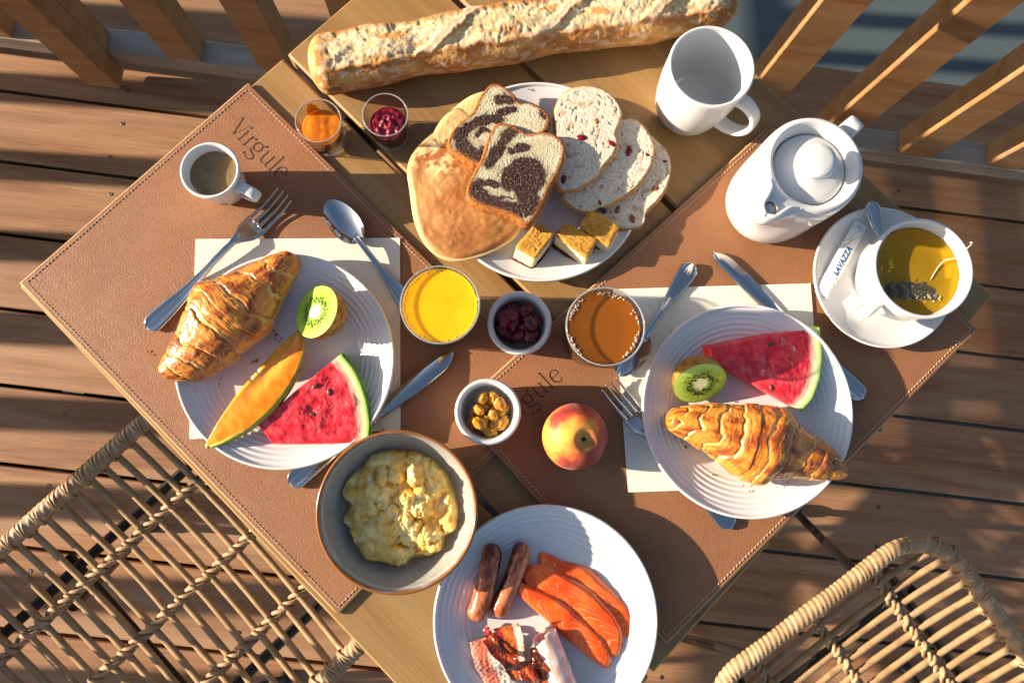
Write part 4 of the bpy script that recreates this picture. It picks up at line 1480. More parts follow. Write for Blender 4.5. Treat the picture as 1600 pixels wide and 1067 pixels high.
M['pancake'] = vcol_mat('pancake_skin', 0.55, 0.16, 200, 0.3, 0.0006)
M['seed'] = Mat('black_seed', rough=0.3, color=(0.012, 0.009, 0.006)).m
M['wm_seed'] = Mat('brown_seed', rough=0.35, color=(0.10, 0.035, 0.015)).m

def px_poly(pts, h, n=None, closed=True):
    W = np.array([(p_.x, p_.y) for p_ in (at(x, y, h) for x, y in pts)])
    if n:
        W = cspline(W, n) if closed else spline(W, n)
    return W

def ccw(O):
    a = (O[:, 0] * np.roll(O[:, 1], -1) - np.roll(O[:, 0], -1) * O[:, 1]).sum()
    return O if a > 0 else O[::-1]

def slab(name, mat, O, ztop, zbot, topcol, sidecol=None, nr=48, disp=None, tilt=(0, 0), shear=(0, 0), parent=None, label=None, cat=None, group=None, edge_round=0.0015, side_rows=6, dome=0.0, side_disp=0.0, seed=0):
    """a slice: outline O (world xy), top displaced and coloured by functions of position"""
    O = ccw(np.asarray(O))
    n = len(O)
    cen = O.mean(0)
    ez = TZ + zbot
    rho = np.linspace(0, 1, nr) ** 0.85
    rel = O - cen
    XY = cen + rho[:, None, None] * rel[None]
    X, Y = XY[..., 0], XY[..., 1]
    er = np.linalg.norm(rel, axis=1)[None] * (1 - rho[:, None])
    Z = (ztop - zbot) + tilt[0] * (X - cen[0]) + tilt[1] * (Y - cen[1])
    Z = Z - edge_round * np.clip(1 - er / (edge_round * 1.5), 0, 1) ** 2 + dome * (1 - rho[:, None] ** 2)
    if disp is not None:
        Z = Z + disp(X, Y) * np.clip(er / 0.002, 0, 1)
    Ct = topcol(X, Y, er)
    mb = MB()
    T = np.stack([X - cen[0], Y - cen[1], Z], -1)
    rows = [T]
    cols = [Ct]
    for k in range(1, side_rows + 1):
        q = k / side_rows
        bul = math.sin(q * PI) * 0.0008
        nx = rel / (np.linalg.norm(rel, axis=1)[:, None] + 1e-9)
        xy = rel + nx * bul + np.array(shear) * q
        if side_disp:
            xy = xy + nx * (side_disp * fbm(rel[:, 0] * 260, rel[:, 1] * 260, q * 3 + seed, 3))[:, None]
        zz = T[-1, :, 2] * (1 - q)
        rows.append(np.c_[xy, zz][None])
        sc_ = sidecol(cen[0] + xy[:, 0], cen[1] + xy[:, 1], q) if sidecol else Ct[-1]
        cols.append(np.asarray(sc_)[None])
    V = np.concatenate(rows)
    Cc = np.concatenate(cols)
    F = gridF(len(V), n, False, True).tolist()
    F.append([(len(V) - 1) * n + i for i in range(n)][::-1])
    mb.add(V, F, Cc.reshape(-1, 3))
    o = mb.obj(name, mat, parent, (cen[0], cen[1], ez), use_col=True)
    if label:
        tag(o, label, cat, group)
    return o

def pdist(X, Y, P):
    """distance of points to a polyline"""
    d = np.full(X.shape, 1e9)
    for a_, b_ in zip(P[:-1], P[1:]):
        ab = b_ - a_
        t_ = np.clip(((X - a_[0]) * ab[0] + (Y - a_[1]) * ab[1]) / (ab @ ab + 1e-12), 0, 1)
        d = np.minimum(d, np.hypot(X - a_[0] - t_ * ab[0], Y - a_[1] - t_ * ab[1]))
    return d

# ---- baguette
pa, pb = at(483, 106, 0.024), at(1152, 4, 0.024)
Lb = (pb - pa).length
nu, nv = 460, 132
s = np.linspace(0, 1, nu)[:, None]
ph = np.linspace(-PI, PI, nv, endpoint=False)[None]        # 0 = top, + = towards the sausages' side
endl = np.sqrt(np.clip(1 - (1 - np.clip(s / 0.045, 0, 1)) ** 2.4, 0, 1))
endr = np.sqrt(np.clip(1 - (1 - np.clip((1 - s) / 0.10, 0, 1)) ** 2, 0, 1))
R0 = 0.0285 * endl * endr * (1 + 0.05 * np.sin(s * 19) + 0.03 * np.sin(s * 41 + 1))
S_ = s * Lb
wob = 0.10 * fbm(S_ * 60, ph * 1.5, 2.2, 3)
php = ph + wob
crumb = np.zeros((nu, nv))
ear = np.zeros((nu, nv))
edge_s, edge_n = 0.62, -0.80
ins = sstep(edge_s + 0.06, edge_s - 0.06, php) * sstep(edge_n - 0.08, edge_n + 0.08, php)
bands = np.zeros((nu, nv))
for sk in (0.318, 0.575, 0.82):
    line = sk * Lb + 0.030 * (-php / 0.7) + 0.003 * fbm(S_ * 90, ph * 3, 5.5, 2)
    bands = np.maximum(bands, sstep(0.0105, 0.0068, np.abs(S_ - line)))
    ear = np.maximum(ear, np.exp(-((S_ - line - 0.0105) / 0.0035) ** 2) * ins)
ins = ins * sstep(0.03, 0.06, s) * sstep(0.985, 0.94, s)
crumb = ins * (1 - bands)
ear = np.maximum(ear, np.exp(-((php - edge_s) / 0.10) ** 2) * sstep(0.02, 0.06, s) * (0.6 + 0.4 * pn(S_ * 120, 0, 3.3)))
ear = np.maximum(ear, np.exp(-((php - edge_n) / 0.13) ** 2) * 0.9 * sstep(0.02, 0.06, s))
cx = np.sin(ph) * R0
cz = np.cos(ph) * R0
rough_n = fbm(S_ * 150, cx * 150, cz * 150, 5, 0.5)
stre = fbm(S_ * 170 + 12 * fbm(S_ * 18, cx * 30, 3.0, 2), cx * 45, 1.0, 4, 0.55)
pits = np.clip(fbm(S_ * 105, cx * 120, 7.7, 4) - 0.42, 0, 1)
tear = fbm(S_ * 26, cx * 55, 4.2, 3)
dr = crumb * (0.0007 * rough_n + 0.0006 * stre - 0.0026 * pits + 0.0022 * tear - 0.0010) + ear * 0.0030 + bands * ins * 0.0018 + (1 - crumb) * (0.0005 * fbm(S_ * 200, cx * 200, cz * 200, 4))
flour_n = fbm(S_ * 95, cx * 160, cz * 160 + 4, 5, 0.65)
R1 = R0 + dr * endl * endr
zc = 0.0225
Z = zc + R1 * np.cos(ph) * 0.84
Z = np.maximum(Z, 0.0006 + 0.0 * Z)
Yl = -R1 * np.sin(ph) * 1.02 + 0.004 * np.sin(s * 3.0)
Xl = S_ + 0 * ph
crust = lerpc(S('#b8742f'), S('#dca45a'), sstep(-0.5, 0.6, fbm(S_ * 40, cx * 60, cz * 60, 4)))
crust = lerpc(crust, S('#8a4a18'), sstep(0.25, 0.8, fbm(S_ * 25 + 9, cx * 40, cz * 40, 3)) * 0.5)
crust = lerpc(crust, S('#ead8bb'), sstep(0.0, 0.7, flour_n) * 0.55)
cr = lerpc(S('#e2c38a'), S('#f1dfb8'), sstep(-0.6, 0.5, rough_n * 0.6 + stre * 0.5))
cr = lerpc(cr, S('#c08a45'), sstep(0.0, 0.5, pits) * 0.8)
cr = lerpc(cr, S('#d0892f'), sstep(0.10, 0.6, fbm(S_ * 26, ph * 2.5, 8.1, 4) + 0.3 * tear) * 0.80)
col = lerpc(crust, cr, crumb)
col = lerpc(col, S('#b9691f'), np.clip(ear * (1 - 0.5 * sstep(0.2, 0.7, flour_n)), 0, 1) * 0.75)
col = lerpc(col, S('#ead9c0'), bands * ins * 0.55)
mb = MB()
mb.add(np.stack([Xl, Yl, Z], -1), gridF(nu, nv, False, True), col.reshape(-1, 3))
bag_o = mb.obj('baguette', M['bread'], None, (pa.x, pa.y, TZ + 0.0006), math.atan2(pb.y - pa.y, pb.x - pa.x), use_col=True)
tag(bag_o, 'long crusty scored baguette lying across the top of the table', 'baguette')

# ---- croissants
def croissant(label, tipa, tipb, h, zb, lo, hi, H, seed, edges_n, edges_p, c0, slant, curve=0.0):
    """lo / hi: half widths [(fraction, metres)] on either side of the line between the tips"""
    pa, pb = at(*tipa, h), at(*tipb, h)
    L = (pb - pa).length
    nu, nv = 420, 170
    f = np.linspace(0, 1, nu)[:, None]
    th = np.linspace(0, 2 * PI, nv, endpoint=False)[None]       # 0 = +y side, pi/2 = up
    def prof(t_):
        P = spline(np.array(t_, float), 200)
        return np.interp(f[:, 0], P[:, 0], P[:, 1])[:, None]
    wl, wh = prof(lo), prof(hi)
    W = (wl + wh) / 2
    mid = (wh - wl) / 2
    capf = np.sqrt(np.clip(1 - (1 - np.clip(np.minimum(f, 1 - f) / 0.03, 0, 1)) ** 2, 0, 1))
    Wm = W.max()
    hgt = H / 2 * (0.30 + 0.70 * (W / Wm) ** 0.8)
    t = (f - c0)
    wob = 0.034 * fbm(f * 5, np.cos(th) * 1.3, np.sin(th) * 1.3 + seed, 3)
    wv = t + slant * np.cos(th) * (0.4 + 0.6 * np.abs(t) / 0.5) + curve * np.sin(th) * np.sign(t) + wob
    eN, eP = np.array(edges_n), np.array(edges_p)
    aw = np.abs(wv)
    kP = np.clip(np.searchsorted(eP, aw) - 1, 0, len(eP) - 2)
    kN = np.clip(np.searchsorted(eN, aw) - 1, 0, len(eN) - 2)
    pos = wv >= 0
    e0 = np.where(pos, eP[kP], eN[kN]); e1 = np.where(pos, eP[kP + 1], eN[kN + 1])
    k = np.where(pos, kP, kN + 20)
    q = np.clip((aw - e0) / (e1 - e0), 0, 1)
    # each wrap swells, then ends in a lip that drops on to the next wrap further out
    bul = np.sqrt(np.clip(1 - ((q - 0.45) / 0.80) ** 2, 0, 1))
    drop = sstep(0.88, 1.0, q)
    bul = bul * (1 - drop) + drop * 0.42
    under = sstep(0.10, 0.0, q) * (kP + kN > -1) * np.where(np.where(pos, kP, kN) > 0, 1.0, 0.0)
    hk = 0.068 + 0.035 * np.sin(k * 2.4 + seed)
    lam = fbm(aw * 110 + seed, np.cos(th) * 1.1, np.sin(th) * 1.1, 4, 0.6)
    lam2 = fbm(aw * 26 + seed, np.cos(th) * 1.9, np.sin(th) * 1.9 + 3, 4)
    bro = fbm(f * 7 + seed, np.cos(th) * 2.4, np.sin(th) * 2.4, 4)
    blis = fbm(f * 26, np.cos(th) * 9, np.sin(th) * 9 + seed, 4)
    rr = 0.93 + hk * (bul - 0.62) * 1.9 - 0.035 * under + 0.010 * lam + 0.020 * lam2 + 0.030 * bro + 0.009 * blis
    rr = rr * capf
    yy = mid * capf + rr * np.cos(th) * W
    zz = rr * np.sin(th) * hgt
    zz = np.where(zz < -0.62 * hgt, -0.62 * hgt + (zz + 0.62 * hgt) * 0.15, zz)
    zz = zz + 0.62 * hgt + 0.0012
    x = f * L + 0 * th
    up = sstep(-0.45, 0.5, np.sin(th))
    gold, amber, dark, pale = S('#d8882a'), S('#bd6217'), S('#7a330c'), S('#ecc476')
    c = lerpc(gold, amber, sstep(-0.35, 0.35, bro + 0.5 * lam2))
    c = lerpc(c, dark, sstep(0.05, 0.65, bro * 0.8 + 0.35 * blis + lam2 * 0.22 + (bul - 0.80) * 0.7) * 0.80)
    c = lerpc(c, pale, sstep(0.10, 0.60, lam) * 0.20)
    c = lerpc(c, pale, sstep(0.80, 0.93, q) * sstep(-0.5, 0.2, lam2) * 0.65)
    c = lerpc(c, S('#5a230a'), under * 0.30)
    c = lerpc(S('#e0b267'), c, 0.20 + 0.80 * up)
    mb = MB()
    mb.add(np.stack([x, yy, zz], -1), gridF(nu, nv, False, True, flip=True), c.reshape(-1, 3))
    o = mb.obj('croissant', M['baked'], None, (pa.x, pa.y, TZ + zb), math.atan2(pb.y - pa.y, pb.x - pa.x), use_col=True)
    return tag(o, label, 'croissant', 'croissants')
K1, K2 = 1.70e-4, 1.60e-4
croissant('golden croissant on the left plate beside kiwi and melon', (259, 588), (466, 402), 0.020, NZ + 0.0105,
          [(0, 45 * K1), (0.14, 175 * K1), (0.33, 226 * K1), (0.576, 240 * K1), (0.76, 160 * K1), (0.88, 108 * K1), (1, 48 * K1)],
          [(0, 40 * K1), (0.16, 96 * K1), (0.285, 145 * K1), (0.45, 236 * K1), (0.59, 198 * K1), (0.76, 128 * K1), (0.925, 84 * K1), (1, 40 * K1)],
          0.052, 1.3, [0, 0.13, 0.25, 0.36, 0.46, 0.6], [0, 0.12, 0.26, 0.37, 0.47, 0.6], 0.50, 0.055, 0.02)
croissant('golden croissant on the right plate below the kiwi half', (1033, 657), (1312, 741), 0.020, N2 + 0.0100,
          [(0, 40 * K2), (0.03, 64 * K2), (0.18, 98 * K2), (0.33, 163 * K2), (0.46, 222 * K2), (0.55, 214 * K2), (0.62, 158 * K2), (0.72, 123 * K2), (0.89, 72 * K2), (1, 25 * K2)],
          [(0, 50 * K2), (0.03, 90 * K2), (0.13, 146 * K2), (0.26, 197 * K2), (0.43, 253 * K2), (0.52, 276 * K2), (0.61, 262 * K2), (0.70, 200 * K2), (0.85, 149 * K2), (0.965, 62 * K2), (1, 20 * K2)],
          0.054, 4.7, [0, 0.10, 0.20, 0.30, 0.40, 0.52, 0.7], [0, 0.08, 0.19, 0.30, 0.38, 0.46, 0.6], 0.44, -0.035, 0.015)

# ---- pancakes
def pancake(label, pts, h, zb, th_e, dome, cols, seed, fold=0.0):
    O = px_poly(pts, h, 150)
    def disp(X, Y):
        return 0.0009 * fbm(X * 30 + seed, Y * 30, 1.1, 3) + fold * fbm(X * 14 + seed, Y * 18, 4.4, 2) + 0.0004 * fbm(X * 160, Y * 160, seed, 3) + 0.0007 * np.abs(fbm(X * 28 + Y * 40, Y * 95 - X * 30, seed + 3, 3)) * sstep(0.1, -0.02, Y - at(740, 330, 0).y)
    def tc(X, Y, er):
        n = fbm(X * 22 + seed, Y * 22, 2.0, 4)
        n2 = fbm(X * 75, Y * 75 + seed, 3.0, 4)
        c = lerpc(cols[0], cols[1], sstep(-0.9, 0.7, n + 0.25 * n2))
        c = lerpc(c, cols[2], sstep(0.30, 0.70, n2 + 0.2 * n) * 0.35)
        if len(cols) > 4:                                     # thin mottled patch where the batter stayed pale
            c0_ = at(688, 238, 0.03)
            d = np.hypot(X - c0_.x, (Y - c0_.y) * 1.1)
            k = sstep(0.040, 0.016, d + 0.006 * n)
            c = lerpc(c, lerpc(cols[4], cols[5], sstep(-0.15, 0.25, fbm(X * 90, Y * 90, 8.0, 4))), k * 0.85)
            c1_ = at(745, 372, 0.03)
            c = lerpc(c, cols[0], np.exp(-(((X - c1_.x) / 0.03) ** 2 + ((Y - c1_.y) / 0.014) ** 2)) * 0.6)
        return lerpc(c, cols[3], sstep(0.0032, 0.0, er) * 0.55)
    return slab('pancake', M['pancake'], O, h, zb, tc, lambda X, Y, q: np.tile(cols[3], (len(X), 1)), 60, disp, label=label, cat='pancake', group='pancakes', edge_round=0.004, dome=dome)
pancake('pale yellow pancake mostly hidden under the browned one', [(676, 215), (690, 185), (712, 165), (740, 146), (772, 142), (805, 165), (828, 215), (800, 255), (740, 262), (690, 245)], 0.026, 0.0215, 0.002, 0.002, [S('#d6ad68'), S('#e2c58a'), S('#b77a36'), S('#e8d09a')], 2.0)
pancake('large browned pancake folded over the left side of the cake plate', [(641, 300), (637, 262), (650, 232), (680, 205), (712, 191), (750, 187), (800, 205), (838, 260), (838, 310), (822, 342), (800, 373), (765, 394), (720, 406), (690, 402), (664, 380), (648, 345)], 0.0256, 0.0232, 0.003, 0.0052, [S('#a3662f'), S('#bd864a'), S('#cb9a5e'), S('#dcb97f'), S('#9a5a24'), S('#e6cb98')], 5.0, fold=0.0030)

# ---- marble cake slices
def cake(label, pts, strokes, h, zb, tilt, seed, n=200):
    O = px_poly(pts, h, n)
    SP_ = [(px_poly(p_, h, 24, False), w_) for p_, w_ in strokes]
    def choc(X, Y):
        wx = X + 0.0022 * fbm(X * 150, Y * 150, seed, 3)
        wy = Y + 0.0022 * fbm(X * 150 + 7, Y * 150, seed + 2, 3)
        m_ = np.zeros(X.shape)
        for P, w_ in [(p_, w0 * 1.15) for p_, w0 in SP_]:
            d = pdist(wx, wy, P)
            m_ = np.maximum(m_, sstep(w_ * 1.35, w_ * 0.85, d))
            m_ = np.maximum(m_, 0.35 * sstep(w_ * 2.2, w_ * 1.0, d))
        return m_ * (0.72 + 0.28 * sstep(-0.75, -0.15, fbm(X * 420, Y * 420, seed, 2)))
    def disp(X, Y):
        g = fbm(X * 620, Y * 620, seed, 3, 0.6)
        return 0.00045 * g + 0.0005 * choc(X, Y) * pn(X * 900, Y * 900, 1.0) - 0.0007 * np.clip(fbm(X * 330, Y * 330, seed + 5, 2) - 0.35, 0, 1)
    def tc(X, Y, er):
        g = fbm(X * 620, Y * 620, seed, 3, 0.6)
        c = lerpc(S('#cfc197'), S('#e9dfc0'), sstep(-0.6, 0.6, g + 0.7 * fbm(X * 60, Y * 60, seed, 2)))
        ck = choc(X, Y)
        dk = lerpc(S('#2b0d08'), S('#54241a'), sstep(-0.2, 0.8, g))
        c = lerpc(c, dk, ck)
        return lerpc(c, lerpc(S('#8f4812'), S('#c27a2c'), sstep(-0.5, 0.5, g)), sstep(0.0056, 0.0020, er + 0.0016 * g))
    def sc_(X, Y, q):
        g = fbm(X * 400, Y * 400, q * 4, 3)
        return lerpc(S('#9a4c12'), S('#cf8430'), sstep(-0.6, 0.6, g))
    return slab('cake_slice', M['cake'], O, h, zb, tc, sc_, 86, disp, tilt=tilt, label=label, cat='cake', group='marble cake slices', edge_round=0.0012, side_disp=0.0012, seed=seed)
def Z3(x, y):
    return (620 + x / 3.048, 100 + y / 3.048)
cake('marble cake slice tucked behind the front one, next to the pancake', [Z3(*q) for q in [(455, 85), (500, 92), (560, 140), (590, 180), (640, 182), (700, 215), (728, 255), (722, 300), (700, 330), (560, 440), (450, 480), (385, 490), (310, 450), (245, 400), (258, 330), (300, 280), (360, 225), (395, 150), (425, 110)]],
     [([Z3(*q) for q in [(300, 330), (330, 410), (400, 455), (430, 420)]], 0.0062), ([Z3(*q) for q in [(300, 330), (380, 280), (450, 262), (480, 265)]], 0.0048), ([Z3(*q) for q in [(480, 240), (520, 222), (560, 215)]], 0.0026), ([Z3(*q) for q in [(490, 165), (515, 160), (545, 168)]], 0.0042), ([Z3(*q) for q in [(380, 340), (410, 310), (450, 330)]], 0.0020), ([Z3(*q) for q in [(690, 230), (705, 250)]], 0.0030)],
     0.046, 0.031, (0.02, -0.10), 3.0)
cake('marble cake slice on top with a round chocolate swirl in its middle', [Z3(*q) for q in [(470, 280), (520, 275), (580, 300), (625, 325), (700, 320), (765, 340), (800, 385), (795, 450), (765, 530), (730, 590), (700, 660), (650, 745), (615, 770), (560, 735), (480, 705), (400, 680), (340, 640), (335, 590), (365, 520), (405, 440), (430, 360)]],
     [([Z3(*q) for q in [(540, 560), (560, 520), (610, 490), (650, 510), (655, 560), (600, 590)]], 0.0088), ([Z3(*q) for q in [(660, 540), (650, 600), (600, 650)]], 0.0050), ([Z3(*q) for q in [(365, 590), (440, 660), (530, 690), (620, 700), (655, 660)]], 0.0060), ([Z3(*q) for q in [(440, 470), (490, 400), (530, 330), (570, 305)]], 0.0050), ([Z3(*q) for q in [(545, 410), (580, 400), (620, 400)]], 0.0034), ([Z3(*q) for q in [(380, 570), (430, 565), (480, 580)]], 0.0028), ([Z3(*q) for q in [(420, 620), (500, 640), (560, 640)]], 0.0012)],
     0.056, 0.0415, (0.03, -0.06), 8.0)

# ---- bread slices
def bread_slice(label, pts, h, zb, tilt, seed, berries):
    O = px_poly(pts, h, 180)
    rs = np.random.RandomState(seed)
    def hole(X, Y):
        wx, wy = X + 0.001 * pn(X * 300, Y * 300, seed), Y + 0.001 * pn(X * 300 + 5, Y * 300, seed)
        return np.clip(fbm(wx * 300, wy * 240 + seed, 2.5, 4) - 0.42, 0, 1)
    def disp(X, Y):
        return -0.0026 * hole(X, Y) + 0.00028 * fbm(X * 420, Y * 420, seed, 3)
    def tc(X, Y, er):
        g = fbm(X * 300, Y * 300, seed, 4)
        c = lerpc(S('#d6c4a8'), S('#eadecb'), sstep(-0.7, 0.6, g))
        c = lerpc(c, S('#b79a72'), sstep(0.05, 0.5, hole(X, Y)) * 0.55)
        c = lerpc(c, S('#b5813f'), sstep(0.42, 0.7, fbm(X * 110, Y * 110, seed + 3, 3)) * 0.6)
        return lerpc(c, lerpc(S('#c79550'), S('#ad6a2c'), sstep(-0.3, 0.5, g)), sstep(0.0028, 0.0008, er + 0.0008 * g))
    def sc_(X, Y, q):
        g = fbm(X * 200, Y * 200, q * 2 + seed, 3)
        return lerpc(S('#b26a28'), S('#dcae6c'), sstep(-0.5, 0.6, g))
    o = slab('bread_slice', M['bread'], O, h, zb, tc, sc_, 84, disp, tilt=tilt, label=label, cat='bread', group='fruit bread slices', edge_round=0.002)
    cen = ccw(O).mean(0)
    for (bx, by, bs, colr) in berries:
        p_ = at(*Z3(bx, by), h)
        X, Y = p_.x - cen[0], p_.y - cen[1]
        zt = (h - zb) + tilt[0] * X + tilt[1] * Y
        q = blob(bs, 0.6, 0.42, seed + bx, 0.18)
        q.c = [np.tile(colr, (q.n, 1))]
        q.obj('dried_fruit', M['fruit'], o, (X, Y, zt - bs * 0.12), rs.uniform(0, 6), use_col=True)
    return o
def blob(r, fy, fz, seed, wr=0.12, n=12, m=18):
    """wrinkled ellipsoid of half length r"""
    mb = MB()
    a = np.linspace(-PI / 2, PI / 2, n)[:, None]
    b = np.linspace(0, 2 * PI, m, endpoint=False)[None]
    X, Y, Z = np.sin(a) + 0 * b, np.cos(a) * np.cos(b), np.cos(a) * np.sin(b)
    d = 1 + wr * fbm(X * 1.7 + seed, Y * 2.6, Z * 2.6, 3)
    mb.add(np.stack([X * d * r, Y * d * r * fy, Z * d * r * fz], -1), gridF(n, m, False, True))
    return mb
RED, RAIS = S('#7c1220'), S('#8a4a18')
bread_slice('fruit bread slice lowest in the stack, at the right rim of the plate', [Z3(*q) for q in [(1180, 330), (1240, 370), (1290, 430), (1305, 500), (1290, 580), (1250, 650), (1190, 710), (1175, 765), (1120, 785), (1040, 775), (960, 720), (950, 600), (1050, 480), (1120, 380)]], 0.0250, 0.0150, (0.10, 0.02), 21, [(1232, 595, 0.0042, RAIS), (1125, 735, 0.0048, RAIS), (1055, 690, 0.0045, RAIS), (1275, 470, 0.0026, RED)])
bread_slice('fruit bread slice in the middle of the stack with a red berry', [Z3(*q) for q in [(1075, 268), (1130, 270), (1180, 310), (1222, 380), (1225, 450), (1190, 530), (1130, 600), (1050, 650), (960, 690), (890, 700), (820, 660), (790, 610), (850, 480), (960, 340), (1020, 285)]], 0.0345, 0.0250, (0.05, 0.08), 22, [(1105, 418, 0.0058, RED), (985, 690, 0.0050, S('#3a160c')), (1190, 437, 0.0026, RED), (970, 655, 0.0030, RED)])
bread_slice('pale fruit bread slice on top of the stack', [Z3(*q) for q in [(830, 118), (900, 106), (980, 122), (1040, 170), (1072, 235), (1060, 290), (1045, 330), (1055, 380), (1030, 440), (985, 490), (950, 540), (890, 580), (820, 600), (765, 585), (752, 500), (770, 410), (752, 300), (752, 220), (780, 150)]], 0.0450, 0.0345, (0.03, 0.05), 23, [(880, 350, 0.0056, RED), (1025, 380, 0.0046, RED), (797, 545, 0.0050, S('#4a1018')), (950, 275, 0.0034, S('#a8662e'))])

# ---- small cheesecakes
def cheesecake(label, top, sh, h, zb, seed):
    t0 = px_poly(top, h)
    b0 = px_poly([(x + sh[0], y + sh[1]) for x, y in top], zb)
    t0, b0 = (t0, b0) if (ccw(t0) is t0) else (t0[::-1], b0[::-1])
    cen = b0.mean(0)
    t = thing('cheesecake', label, 'cake', (cen[0], cen[1], TZ + zb), 0, 'small square cheesecakes')
    def ring(q, n=14, r=0.06):
        Q = t0 * q + b0 * (1 - q) - cen
        out = []
        for i in range(4):
            a_, b_ = Q[i], Q[(i + 1) % 4]
            for s_ in np.linspace(0, 1, n, endpoint=False):
                u = s_
                p_ = a_ + (b_ - a_) * u
                m_ = Q.mean(0)
                e = min(u, 1 - u)
                p_ = m_ + (p_ - m_) * (1 - 0.05 * max(0, 1 - e / 0.10) ** 2)
                out.append(p_)
        return np.array(out)
    H = h - zb
    def layer(name, q0, q1, colf, mat, bulge=0.0, top_noise=0.0006):
        rows, cols = [], []
        for q in np.linspace(q0, q1, 7):
            R = ring(q)
            m_ = R.mean(0)
            dv = (R - m_) / np.linalg.norm(R - m_, axis=1)[:, None]
            R = R + dv * (bulge + 0.0006 * fbm(R[:, 0] * 300 + seed, R[:, 1] * 300, q * 9, 3))[:, None]
            rows.append(np.c_[R, np.full(len(R), q * H)])
        last = rows[-1]
        m_ = last[:, :2].mean(0)
        for s_ in np.linspace(0.94, 0.0, 12):
            XY = m_ + (last[:, :2] - m_) * s_
            rows.append(np.c_[XY, q1 * H + (0.0008 if s_ < 0.93 else 0.0004) + top_noise * fbm(XY[:, 0] * 420, XY[:, 1] * 420, seed, 3)])
        V = np.stack(rows)
        n = V.shape[1]
        mb = MB()
        mb.add(V, gridF(len(V), n, False, True, flip=True).tolist() + [list(range(n))[::-1]], colf(V).reshape(-1, 3))
        mb.obj(name, mat, t, use_col=True)
    g = lambda V: fbm(V[..., 0] * 500, V[..., 1] * 500, V[..., 2] * 500 + seed, 4, 0.6)
    layer('biscuit_base', 0.0, 0.30, lambda V: lerpc(S('#3f150a'), S('#7b3a1c'), sstep(-0.4, 0.6, g(V))), M['cake'], 0.0012)
    layer('cream_filling', 0.305, 0.90, lambda V: lerpc(S('#e6d3a2'), S('#f3e8c8'), sstep(-0.5, 0.5, g(V))), M['egg'], 0.0)
    layer('golden_top', 0.905, 1.0, lambda V: lerpc(S('#c8801a'), S('#ecb244'), sstep(-0.6, 0.5, g(V) + 0.4 * fbm(V[..., 0] * 90, V[..., 1] * 90, seed, 2))), M['cake'], 0.0005, 0.0008)
zb = 0.0072
cheesecake('small square cheesecake nearest the pancake', [(839, 348), (866, 365), (838, 402), (806, 385)], (-8, 25), 0.035, zb, 1.0)
cheesecake('small square cheesecake standing in the middle of the three', [(885, 348), (933, 374), (917, 403), (868, 366)], (-6, 21), 0.033, zb, 2.0)
cheesecake('small square cheesecake closest to the bread slices', [(922, 329), (968, 353), (951, 385), (905, 353)], (-3, 19), 0.033, zb + 0.0012, 3.0)

# ---- watermelon
def watermelon(label, pts, arc_pts, h, zb, tilt, shear, seed, seeds, dips):
    W = []
    for i in range(len(pts)):
        a_, b_ = pts[i], pts[(i + 1) % len(pts)]
        k = max(2, int(math.hypot(b_[0] - a_[0], b_[1] - a_[1]) / 3.2))
        for q in range(k):
            W.append((a_[0] + (b_[0] - a_[0]) * q / k, a_[1] + (b_[1] - a_[1]) * q / k))
    O = px_poly(W, h)
    A = px_poly(arc_pts, h, 40, False)
    D = [(np.array(at(x, y, h))[:2], r_, d_) for x, y, r_, d_ in dips]
    def base(X, Y):
        d = pdist(X, Y, A)
        n = fbm(X * 90, Y * 90, seed, 4)
        ang_ = fbm(X * 45, Y * 160, seed + 1, 3)
        red = lerpc(S('#d42836'), S('#e84a52'), sstep(-0.6, 0.7, n + 0.5 * ang_))
        red = lerpc(red, S('#ef8a86'), sstep(0.25, 0.8, fbm(X * 220, Y * 60, seed + 2, 4)) * 0.35)
        c = lerpc(red, S('#f0b7a2'), sstep(0.0150, 0.0095, d + 0.001 * n))
        c = lerpc(c, S('#dfe6b0'), sstep(0.0105, 0.0070, d))
        c = lerpc(c, S('#a8cf5a'), sstep(0.0048, 0.0026, d))
        return lerpc(c, S('#3f7d22'), sstep(0.0022, 0.0009, d + 0.0004 * n))
    def disp(X, Y):
        z = 0.0007 * fbm(X * 120, Y * 120, seed, 4) + 0.0003 * fbm(X * 480, Y * 480, seed, 3)
        for c_, r_, d_ in D:
            z = z - d_ * np.exp(-((X - c_[0]) ** 2 + (Y - c_[1]) ** 2) / r_ ** 2)
        return z * sstep(0.006, 0.012, pdist(X, Y, A))
    def sc_(X, Y, q):
        d = pdist(X - shear[0] * q, Y - shear[1] * q, A)
        c = base(X - shear[0] * q, Y - shear[1] * q)
        g = fbm(X * 60, Y * 60, q, 3)
        return lerpc(c, lerpc(S('#2f6a1c'), S('#7fae3a'), sstep(-0.3, 0.5, g)), sstep(0.0016, 0.0007, d))
    o = slab('watermelon_wedge', M['fruit'], O, h, zb, lambda X, Y, er: base(X, Y), sc_, 80, disp, tilt=tilt, shear=shear, label=label, cat='watermelon', group='watermelon wedges', edge_round=0.0010)
    cen = ccw(O).mean(0)
    for k, (x, y) in enumerate(seeds):
        p_ = at(x, y, h)
        X, Y = p_.x - cen[0], p_.y - cen[1]
        z = h - zb + tilt[0] * X + tilt[1] * Y + float(disp(np.array([p_.x]), np.array([p_.y]))[0])
        blob(0.0037, 0.58, 0.32, 3 + k, 0.03).obj('seed', M['wm_seed'], o, (X, Y, z + 0.0001), 0.5 + k * 1.3)
    return o
